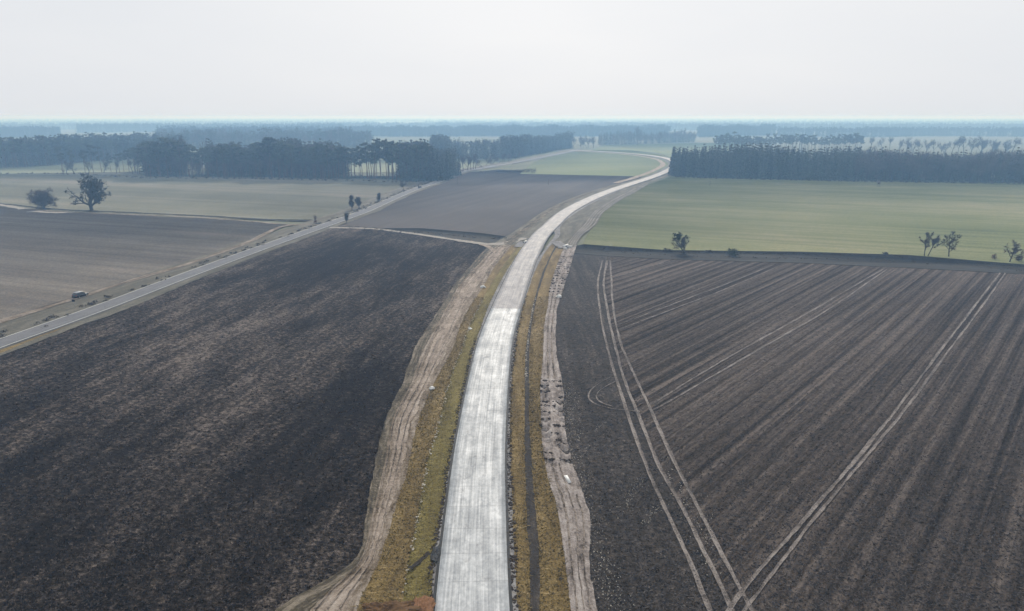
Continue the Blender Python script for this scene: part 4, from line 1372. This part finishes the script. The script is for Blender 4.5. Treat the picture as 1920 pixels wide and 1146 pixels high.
g, t, tips = bare(82, dict(wob=0.12, up=0.06, tap=0.6, lv=3, kids=[9, 4, 3], ang=0.85, low=0.08, len=0.60, thin=0.55), 4.4, 0.16, (0, 0), 6, 16, 1.1, 0.075)
single('round_tree', 81, 391, g, t, 12.6, M['bark'], M['twig'], 'round bushy tree with many stems left of the big tree', 0, 1.15)

rg = np.random.default_rng(83)
g, t, tips = bare(83, dict(wob=0.14, up=0.05, tap=0.65, lv=3, kids=[6, 4, 3], ang=0.7, low=0.35, len=0.62, thin=0.58), 3.6, 0.17, (-0.75, 0), 1, 12, 0.6, 0.04)
g2, t2, tips2 = bare(84, UPRIGHT, 2.2, 0.09, (0.1, 0), 2, 12, 0.5, 0.04)
g.add(*g2.arrays()); t.add(*t2.arrays())
iv = Geo()
for pts, dd in tips:
    if pts[-1][2] > 3.2 and rg.random() < 0.8:
        iv.leaves(pts[-1], (0.5, 0.5, 0.45), 24, 0.28, rg, 0.1)
r_, iv = single('leaning_tree', 1285, 474, g, t, 8.8, M['bark'], M['twig'], 'leaning tree with dark leafy top on the edge of the green field', 0, 1.0, iv)
link('foliage', iv.mesh('foliage', M['ivy']), r_)


def bush(px, py, wdt, hgt, mat, label, seed, name='bush', n=420, sz=0.32):
    rg = np.random.default_rng(seed)
    t = Geo(); c = Geo()
    for i in range(9):
        a = rg.random() * 6.28
        e = np.array([math.cos(a) * wdt * 0.36 * rg.random(), math.sin(a) * wdt * 0.36 * rg.random(), hgt * rg.uniform(0.55, 0.95)])
        t.tube([(0, 0, -0.1), e * 0.5 + (0, 0, 0.1), e], [0.05, 0.035, 0.015], 3)
        c.leaves(e - (0, 0, hgt * 0.12), (wdt * 0.2, wdt * 0.2, hgt * 0.28), n // 9, sz, rg, 0.1)
        c.leaves((e[0] * 1.2, e[1] * 1.2, hgt * 0.25), (wdt * 0.2, wdt * 0.2, hgt * 0.25), n // 12, sz, rg, 0.1)
    r_ = root(name, G(px, py, ZF), label, 'bush')
    link('stem', t.mesh(name + '_stem', M['bark']), r_)
    link('foliage', c.mesh(name + '_foliage', mat), r_)
    return r_


bush(1373, 479, 7.0, 3.0, M['ivy'], 'low dense dark bush right of the leaning tree', 91)
bush(1330, 474, 4.0, 1.0, M['scrub'], 'small flat scrub bush between leaning tree and dense bush', 92, n=160)
bush(1250, 473, 4.6, 1.6, M['scrub'], 'small bush left of the leaning tree foot', 93, n=200)
bush(1865, 486, 2.8, 2.0, M['russet'], 'small russet bush left of the crooked bare tree', 94, n=200, sz=0.22)
bush(1660, 477, 3.0, 1.0, M['scrub'], 'tiny scrub bush left of the two slim trees', 95, n=120)
bush(1910, 489, 3.0, 1.6, M['scrub'], 'small bush right of the crooked bare tree', 96, n=140)

SL = dict(wob=0.12, up=0.10, tap=0.6, lv=3, kids=[9, 4, 3], ang=0.62, low=0.3, len=0.42, thin=0.5)
g, t, tips = bare(85, SL, 5.6, 0.15, (0.0, 0), 1, 20, 0.6, 0.055)
g2, t2, tips2 = bare(86, SL, 5.0, 0.15, (0.28, 0), 1, 20, 0.6, 0.055)
for q in (g2, t2):
    q.v = [x + np.array([1.1, 0, 0]) for x in q.v]
g.add(*g2.arrays()); t.add(*t2.arrays())
single('slim_tree', 1733, 480, g, t, 9.6, M['bark'], M['twig'], 'bare tree with two forking stems at the green field edge', 0, 1.0)
g, t, tips = bare(88, dict(wob=0.13, up=0.03, tap=0.6, lv=3, kids=[10, 4, 3], ang=0.95, low=0.25, len=0.42, thin=0.5), 5.4, 0.17, (0.06, 0), 1, 20, 0.6, 0.055)
single('slim_tree', 1779, 481, g, t, 10.0, M['bark'], M['twig'], 'single stemmed bare tree right of the two forking stems', 0, 1.05)
g, t, tips = bare(89, dict(wob=0.2, up=0.04, tap=0.6, lv=3, kids=[9, 4, 3], ang=0.9, low=0.25, len=0.5, thin=0.55), 4.2, 0.17, (0.05, 0), 1, 20, 0.6, 0.055)
single('crooked_tree', 1893, 491, g, t, 8.4, M['bark'], M['twig'], 'crooked bare tree nearest the right end of the field margin', 0, 1.1)

CO = dict(wob=0.06, up=0.2, tap=0.55, lv=2, kids=[16, 6], ang=0.5, low=0.15, len=0.34, thin=0.5)
for sd_, px, py, hg, wd, lab in ((401, 660, 394, 9.0, 1.0, 'narrow upright tree left of the pair by the old road'), (402, 674, 391, 7.0, 1.7, 'wider bushy tree right of the pair by the old road'),
                                 (403, 711, 379, 6.0, 1.3, 'short narrow tree alone beside the old road before the car'), (404, 650, 418, 5.2, 1.35, 'dark little tree between the old road and the farm path')):
    g, t, tips = bare(sd_, CO, 4.5, 0.14, (0, 0), 1, 30, 0.9, 0.09)
    iv = Geo(); rg = np.random.default_rng(sd_)
    for pts, dd in tips[::2]:
        iv.leaves(pts[-1], (0.4, 0.4, 0.5), 8, 0.3, rg, 0.1)
    r_, iv = single('roadside_tree', px, py, g, t, hg, M['bark'], M['twig'], lab, 0, wd, iv)
    link('foliage', iv.mesh('foliage', M['ivy']), r_)
g, t, tips = bare(405, BROAD, 4.5, 0.16, (0, 0), 1, 18, 0.9, 0.09)
single('roadside_tree', 758, 357, g, t, 7.5, M['bark'], M['twig'], 'thin trunked tree before the wood left of the distant car', 0, 1.3)
bush(591, 419, 2.6, 4.0, M['russet'], 'pinkish brown shrub at the lane junction left of the old road', 97, n=200, sz=0.3)

# hedge at the corner of the distant green field
g = Geo(); t = Geo(); rg = np.random.default_rng(98)
p, _ = spline([G(x, y) for x, y in ((930, 323), (960, 324), (1004, 325))], 46)
o0 = p[22].copy()
for i, q in enumerate(p):
    hh = 2.0 + 3.4 * (i / 45) ** 1.5
    t.tube([q - o0 + (0, 0, -0.1), q - o0 + (0.2, 0, hh * 0.8)], [0.06, 0.03], 3)
    g.leaves(q - o0 + (0, 0, hh * 0.5), (1.4, 1.6, hh * 0.5), 40, 0.6, rg, 0.2)
h_ = root('hedge', o0, 'low grey hedge at the near corner of the distant green field', 'hedge')
link('stems', t.mesh('hedge_stems', M['bark']), h_)
link('foliage', g.mesh('hedge_foliage', M['scrub']), h_)

# ------------------------------------------------------------------ cars
def car_paint():
    s = S('black_car_paint')
    f = s.noise(s.o, 2.0, 2)
    return s.end(s.mix(f, (0.012, 0.013, 0.016), (0.018, 0.02, 0.024)), 0.16, None, 0.7)
M['car'] = car_paint()
M['glass'] = plain('car_glass', (0.02, 0.024, 0.028), 0.06, 0.8)
M['car_roof'] = plain('pale_car_roof', (0.42, 0.43, 0.45), 0.25, 0.6)
M['tyre'] = plain('tyre', (0.018, 0.018, 0.018), 0.85, 0.2)
M['rim'] = plain('alloy', (0.45, 0.46, 0.47), 0.35, 0.5, 0.8)
M['lamp'] = plain('lamp_glass', (0.6, 0.62, 0.64), 0.15, 0.6)
M['red'] = plain('tail_lamp', (0.30, 0.012, 0.01), 0.25, 0.5)


def loft(name, secs, mat, parent, bevel=0.0):
    """closed hull through cross sections (lists of points with equal count)"""
    n = len(secs[0]); v = np.concatenate([np.asarray(s_, float) for s_ in secs])
    bm_f = []
    for i in range(len(secs) - 1):
        for j in range(n):
            bm_f.append((i * n + j, i * n + (j + 1) % n, (i + 1) * n + (j + 1) % n, (i + 1) * n + j))
    me = bpy.data.meshes.new(name)
    me.from_pydata(v.tolist(), [], bm_f + [tuple(range(n))[::-1], tuple((len(secs) - 1) * n + j for j in range(n))])
    me.materials.append(mat)
    for p_ in me.polygons: p_.use_smooth = True
    o = link(name, me, parent)
    if bevel:
        b = o.modifiers.new('round', 'BEVEL'); b.width = bevel; b.segments = 2; b.limit_method = 'ANGLE'; b.angle_limit = R(25)
    return o


def sec(x, w_, z0, z1, tuck=0.0):
    """rounded car cross section at length x"""
    h = w_ / 2
    return [(x, -h + 0.08, z0), (x, h - 0.08, z0), (x, h, z0 + 0.15), (x, h, (z0 + z1) * 0.55), (x, h - tuck, z1 - 0.06), (x, h - tuck - 0.1, z1), (x, -h + tuck + 0.1, z1), (x, -h + tuck, z1 - 0.06), (x, -h, (z0 + z1) * 0.55), (x, -h, z0 + 0.15)]


def make_car(loc, rz, label):
    r_ = root('parked_car', loc, label, 'car', None, rz)
    loft('body', [sec(-2.15, 1.55, 0.42, 0.92, 0.05), sec(-2.02, 1.76, 0.32, 1.02, 0.05), sec(-1.2, 1.82, 0.26, 1.04, 0.05), sec(0.4, 1.82, 0.26, 1.02, 0.05),
                  sec(1.0, 1.82, 0.26, 1.0, 0.07), sec(1.75, 1.76, 0.28, 0.9, 0.08), sec(2.1, 1.6, 0.36, 0.78, 0.06), sec(2.18, 1.4, 0.45, 0.68, 0.04)], M['car'], r_)
    loft('windows', [sec(-2.0, 1.5, 0.95, 1.06, 0.03), sec(-1.72, 1.58, 0.95, 1.52, 0.16), sec(-0.2, 1.64, 0.95, 1.58, 0.17), sec(0.55, 1.6, 0.95, 1.5, 0.16), sec(1.2, 1.5, 0.93, 1.03, 0.03)], M['glass'], r_)
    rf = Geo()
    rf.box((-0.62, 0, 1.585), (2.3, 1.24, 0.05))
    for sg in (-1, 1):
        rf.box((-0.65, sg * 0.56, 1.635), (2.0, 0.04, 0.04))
    o = link('roof', rf.mesh('roof', M['car_roof']), r_)  # pale roof panel and rails on the dark body
    for sx in (-1.32, 1.32):
        for sy in (-1, 1):
            g = Geo()
            g.tube([(0, -0.11, 0), (0, -0.09, 0), (0, 0.09, 0), (0, 0.11, 0)], [0.27, 0.34, 0.34, 0.27], 18)
            w_ = link('wheel', g.mesh('wheel', M['tyre']), r_, (sx, sy * 0.82, 0.34))
            q = Geo(); q.tube([(0, -0.02, 0), (0, 0.02, 0)], [0.2, 0.2], 14)
            link('rim', q.mesh('rim', M['rim']), w_, (0, sy * 0.11, 0))
    for sy in (-1, 1):
        g = Geo(); g.box((2.08, sy * 0.62, 0.70), (0.14, 0.34, 0.13))
        link('headlight', g.mesh('headlight', M['lamp']), r_)
        g = Geo(); g.box((-2.09, sy * 0.68, 0.88), (0.12, 0.18, 0.26))
        link('tail_light', g.mesh('tail_light', M['red']), r_)
        g = Geo(); g.box((0.72, sy * 0.98, 1.06), (0.12, 0.2, 0.13))
        link('mirror', g.mesh('mirror', M['car']), r_)
    for sx, nm in ((2.16, 'bumper'), (-2.12, 'bumper')):
        g = Geo(); g.box((sx, 0, 0.42), (0.12, 1.5, 0.16))
        link(nm, g.mesh(nm, M['tyre']), r_)
    return r_


lane_dir = direction((120, 566), (233, 530))
make_car(G(151, 557, ZF + 0.1), lane_dir, 'dark parked car with pale roof on the dirt lane beside the old road')
i = int(np.argmin(np.linalg.norm(c_old[:, :2] - G(782, 353, ZO)[:2], axis=1)))
od = c_old[i + 2] - c_old[i - 2]
c2 = copy_tree([o for o in COL.objects if o.name == 'parked_car'][0])
c2.name = 'car'
c2['label'] = 'small dark car driving on the old road just before the wood corner'
c2.location = c_old[i] + sidewise(c_old)[i] * 1.5 + np.array([0, 0, 0.05])
c2.rotation_euler = (0, 0, math.atan2(od[1], od[0]))

# ------------------------------------------------------------------ posts, signs, small works
def post(px, py, hgt, label, name='post', cross=0.0, mat=None):
    r_ = root(name, G(px, py, ZF), label, 'post')
    g = Geo(); g.tube([(0, 0, -0.3), (0, 0, hgt * 0.5), (0.02, 0, hgt)], [0.16, 0.14, 0.11], 8)
    link('pole', g.mesh('pole', mat or M['wood']), r_)
    if cross:
        g = Geo(); g.box((0, -0.16, hgt - 0.5), (cross, 0.12, 0.16))
        link('crossarm', g.mesh('crossarm', M['wood']), r_)
    return r_


post(858, 347, 6.0, 'tall dark pole on the middle field below the wood corner', 'utility_pole', 1.4)
post(1028, 347, 4.0, 'short dark pole standing alone in the middle field', 'wooden_post')
post(1331, 348, 3.6, 'dark post with a crossarm at the left end of the green field', 'wooden_post', 1.6)
r_ = root('hunting_stand', G(1647, 350, ZF), 'dark raised hide on legs on the green field before the right wood', 'hunting stand')
for sx in (-0.6, 0.6):
    for sy in (-0.6, 0.6):
        g = Geo(); g.tube([(sx * 1.25, sy * 1.25, -0.2), (sx, sy, 2.0)], [0.08, 0.07], 6)
        link('leg', g.mesh('leg', M['wood']), r_)
g = Geo(); g.box((0, 0, 2.65), (1.5, 1.5, 1.4)); g.box((0, -0.78, 3.0), (1.0, 0.06, 0.08))
link('cabin', g.mesh('cabin', M['wood']), r_)
g = Geo(); g.add([(-1, -1, 3.35), (1, -1, 3.35), (1, 1, 3.6), (-1, 1, 3.6), (-1, -1, 3.43), (1, -1, 3.43), (1, 1, 3.68), (-1, 1, 3.68)], [(0, 3, 2, 1), (4, 5, 6, 7), (0, 1, 5, 4), (1, 2, 6, 5), (2, 3, 7, 6), (3, 0, 4, 7)])
link('roof', g.mesh('roof', M['wood']), r_)
g = Geo(); g.tube([(-0.35, -0.85, 2.0), (-0.35, -1.9, -0.1)], [0.05, 0.05], 5); g.tube([(0.35, -0.85, 2.0), (0.35, -1.9, -0.1)], [0.05, 0.05], 5)
for k in range(6):
    f = k / 5.5
    g.tube([(-0.35, -0.85 - 1.05 * f, 2.0 - 2.1 * f), (0.35, -0.85 - 1.05 * f, 2.0 - 2.1 * f)], [0.035, 0.035], 5)
link('ladder', g.mesh('ladder', M['wood']), r_)

r_ = root('road_sign', G(140, 577, ZF + 0.1), 'small dark sign on a thin post below the parked car', 'sign')
g = Geo(); g.tube([(0, 0, -0.2), (0, 0, 2.2)], [0.04, 0.04], 8)
link('pole', g.mesh('pole', M['metal']), r_)
g = Geo(); g.box((0, -0.06, 1.95), (0.75, 0.04, 0.6), 0); link('panel', g.mesh('panel', M['tyre']), r_)

# culvert under the new road where the farm path meets it
r_ = root('culvert_headwall', G(1061, 466, 0.3), 'white concrete headwall of the culvert right of the new road', 'headwall', None, R(62))
g = Geo()
g.box((-1.5, 0, 0.55), (1.0, 0.4, 1.5)); g.box((1.5, 0, 0.55), (1.0, 0.4, 1.5)); g.box((0, 0, 1.15), (2.0, 0.4, 0.3)); g.box((0, 0.05, 1.36), (4.3, 0.6, 0.12))
link('wall', g.mesh('wall', M['concrete_block']), r_)
g = Geo()
t_ = np.linspace(0, 2 * math.pi, 20, endpoint=False)
vi = np.c_[0.45 * np.cos(t_), np.full(20, -0.22), 0.45 + 0.45 * np.sin(t_)]; vo = np.c_[0.58 * np.cos(t_), np.full(20, -0.22), 0.45 + 0.58 * np.sin(t_)]
vb = vi + (0, 1.4, 0)
k = np.arange(20); k2 = (k + 1) % 20
g.add(np.vstack([vo, vi, vb]), np.concatenate([np.stack([k, k2, 20 + k2, 20 + k], 1), np.stack([20 + k, 20 + k2, 40 + k2, 40 + k], 1)]))
link('pipe', g.mesh('pipe', M['gravel']), r_)
for sg in (-1, 1):
    g = Geo(); g.box((sg * 2.3, -0.75, 0.35), (0.3, 1.8, 1.0), sg * 0.35)
    link('wing_wall', g.mesh('wing_wall', M['concrete_block']), r_)
way('stone_apron', [(1040, 452), (1050, 459), (1058, 465)], 4.6, M['gravel'], 0.75, 0.25, 24)
way('stone_apron', [(985, 453), (978, 458), (972, 463)], 4.0, M['gravel'], 0.68, 0.25, 24)
r_ = root('culvert_headwall', G(985, 457, 0.3), 'small pale headwall on the left side of the new road by the path', 'headwall', None, R(70))
g = Geo(); g.box((-0.9, 0, 0.5), (0.7, 0.35, 1.0)); g.box((0.9, 0, 0.5), (0.7, 0.35, 1.0)); g.box((0, 0, 0.85), (1.1, 0.35, 0.3)); g.box((0, 0.03, 1.05), (2.7, 0.5, 0.1))
link('wall', g.mesh('wall', M['concrete_block']), r_)
g = Geo(); g.tube([(0, -0.2, 0.4), (0, 0.9, 0.4)], [0.38, 0.38], 14); link('pipe', g.mesh('pipe', M['black']), r_)


def rock(px, py, z, size, label, mat, seed, name, cat, sub=3, flat=0.6):
    """a weathered lump: subdivided, roughened block"""
    import bmesh
    bm = bmesh.new()
    bmesh.ops.create_icosphere(bm, subdivisions=sub, radius=1)
    rg = random.Random(seed)
    from mathutils import noise as mn
    off = Vector((seed * 3.1, seed * 1.7, 0))
    for v in bm.verts:
        d = 1 + 0.55 * mn.noise(v.co * 1.3 + off) + 0.3 * mn.noise(v.co * 3.5 + off) + 0.2 * mn.noise(v.co * 8 + off) + 0.12 * mn.noise(v.co * 16 + off)
        v.co = Vector((v.co.x * d * size[0], v.co.y * d * size[1], max(v.co.z, -0.4) * d * size[2]))
    me = bpy.data.meshes.new(name); bm.to_mesh(me); bm.free()
    me.materials.append(mat)
    o = link(name, me, None, G(px, py, z))
    return tag(o, label, cat)


rock(810, 728, 0.75, (0.5, 0.4, 0.35), 'pale squarish stone block on the brown bank left of the new road', M['concrete_block'], 3, 'stone_block', 'stone', 2)
rock(906, 538, 0.75, (0.75, 0.5, 0.4), 'pale flat stone lying by the sandy track beyond the joint', M['concrete_block'], 5, 'stone_block', 'stone', 2)
rock(882, 617, 0.55, (0.6, 0.4, 0.35), 'white stone at the upper end of the left ditch chips', M['concrete_block'], 8, 'stone_block', 'stone', 2)
rock(1048, 556, 0.6, (0.8, 0.7, 0.5), 'white lump at the top of the pale spoil strip', M['concrete_block'], 9, 'stone_block', 'stone', 2)
rock(790, 1156, 0.45, (1.3, 2.6, 0.75), 'orange heap of loose soil beside the left shoulder', M['orange_soil'], 4, 'soil_heap', 'heap', 5)
rock(722, 1150, 0.45, (3.6, 1.5, 0.8), 'long brown heap of earth across the end of the left bank', M['brown_soil'], 6, 'soil_heap', 'heap', 5)
g = Geo(); g.box((0, 0, 0.05), (0.42, 2.0, 0.1), 0.25); g.box((0.04, 0.08, 0.13), (0.38, 1.7, 0.05), 0.2)
o = link('concrete_slab', g.mesh('concrete_slab', M['concrete_block']), None, G(1064, 899, 0.5)); tag(o, 'narrow white slab lying on the edge of the pale spoil strip', 'slab')
# drain outlet: dark wet patch by the road edge with a groove down the bank
way('drain_groove', [(824, 1030), (806, 1036), (786, 1052), (768, 1066)], 0.5, M['ditch'], 0.72, 0.1, 30)
rock(819, 1038, 0.74, (0.6, 1.6, 0.22), 'dark wet mound at the drain outlet beside the left road edge', M['black'], 11, 'drain_outlet', 'drain', 4)
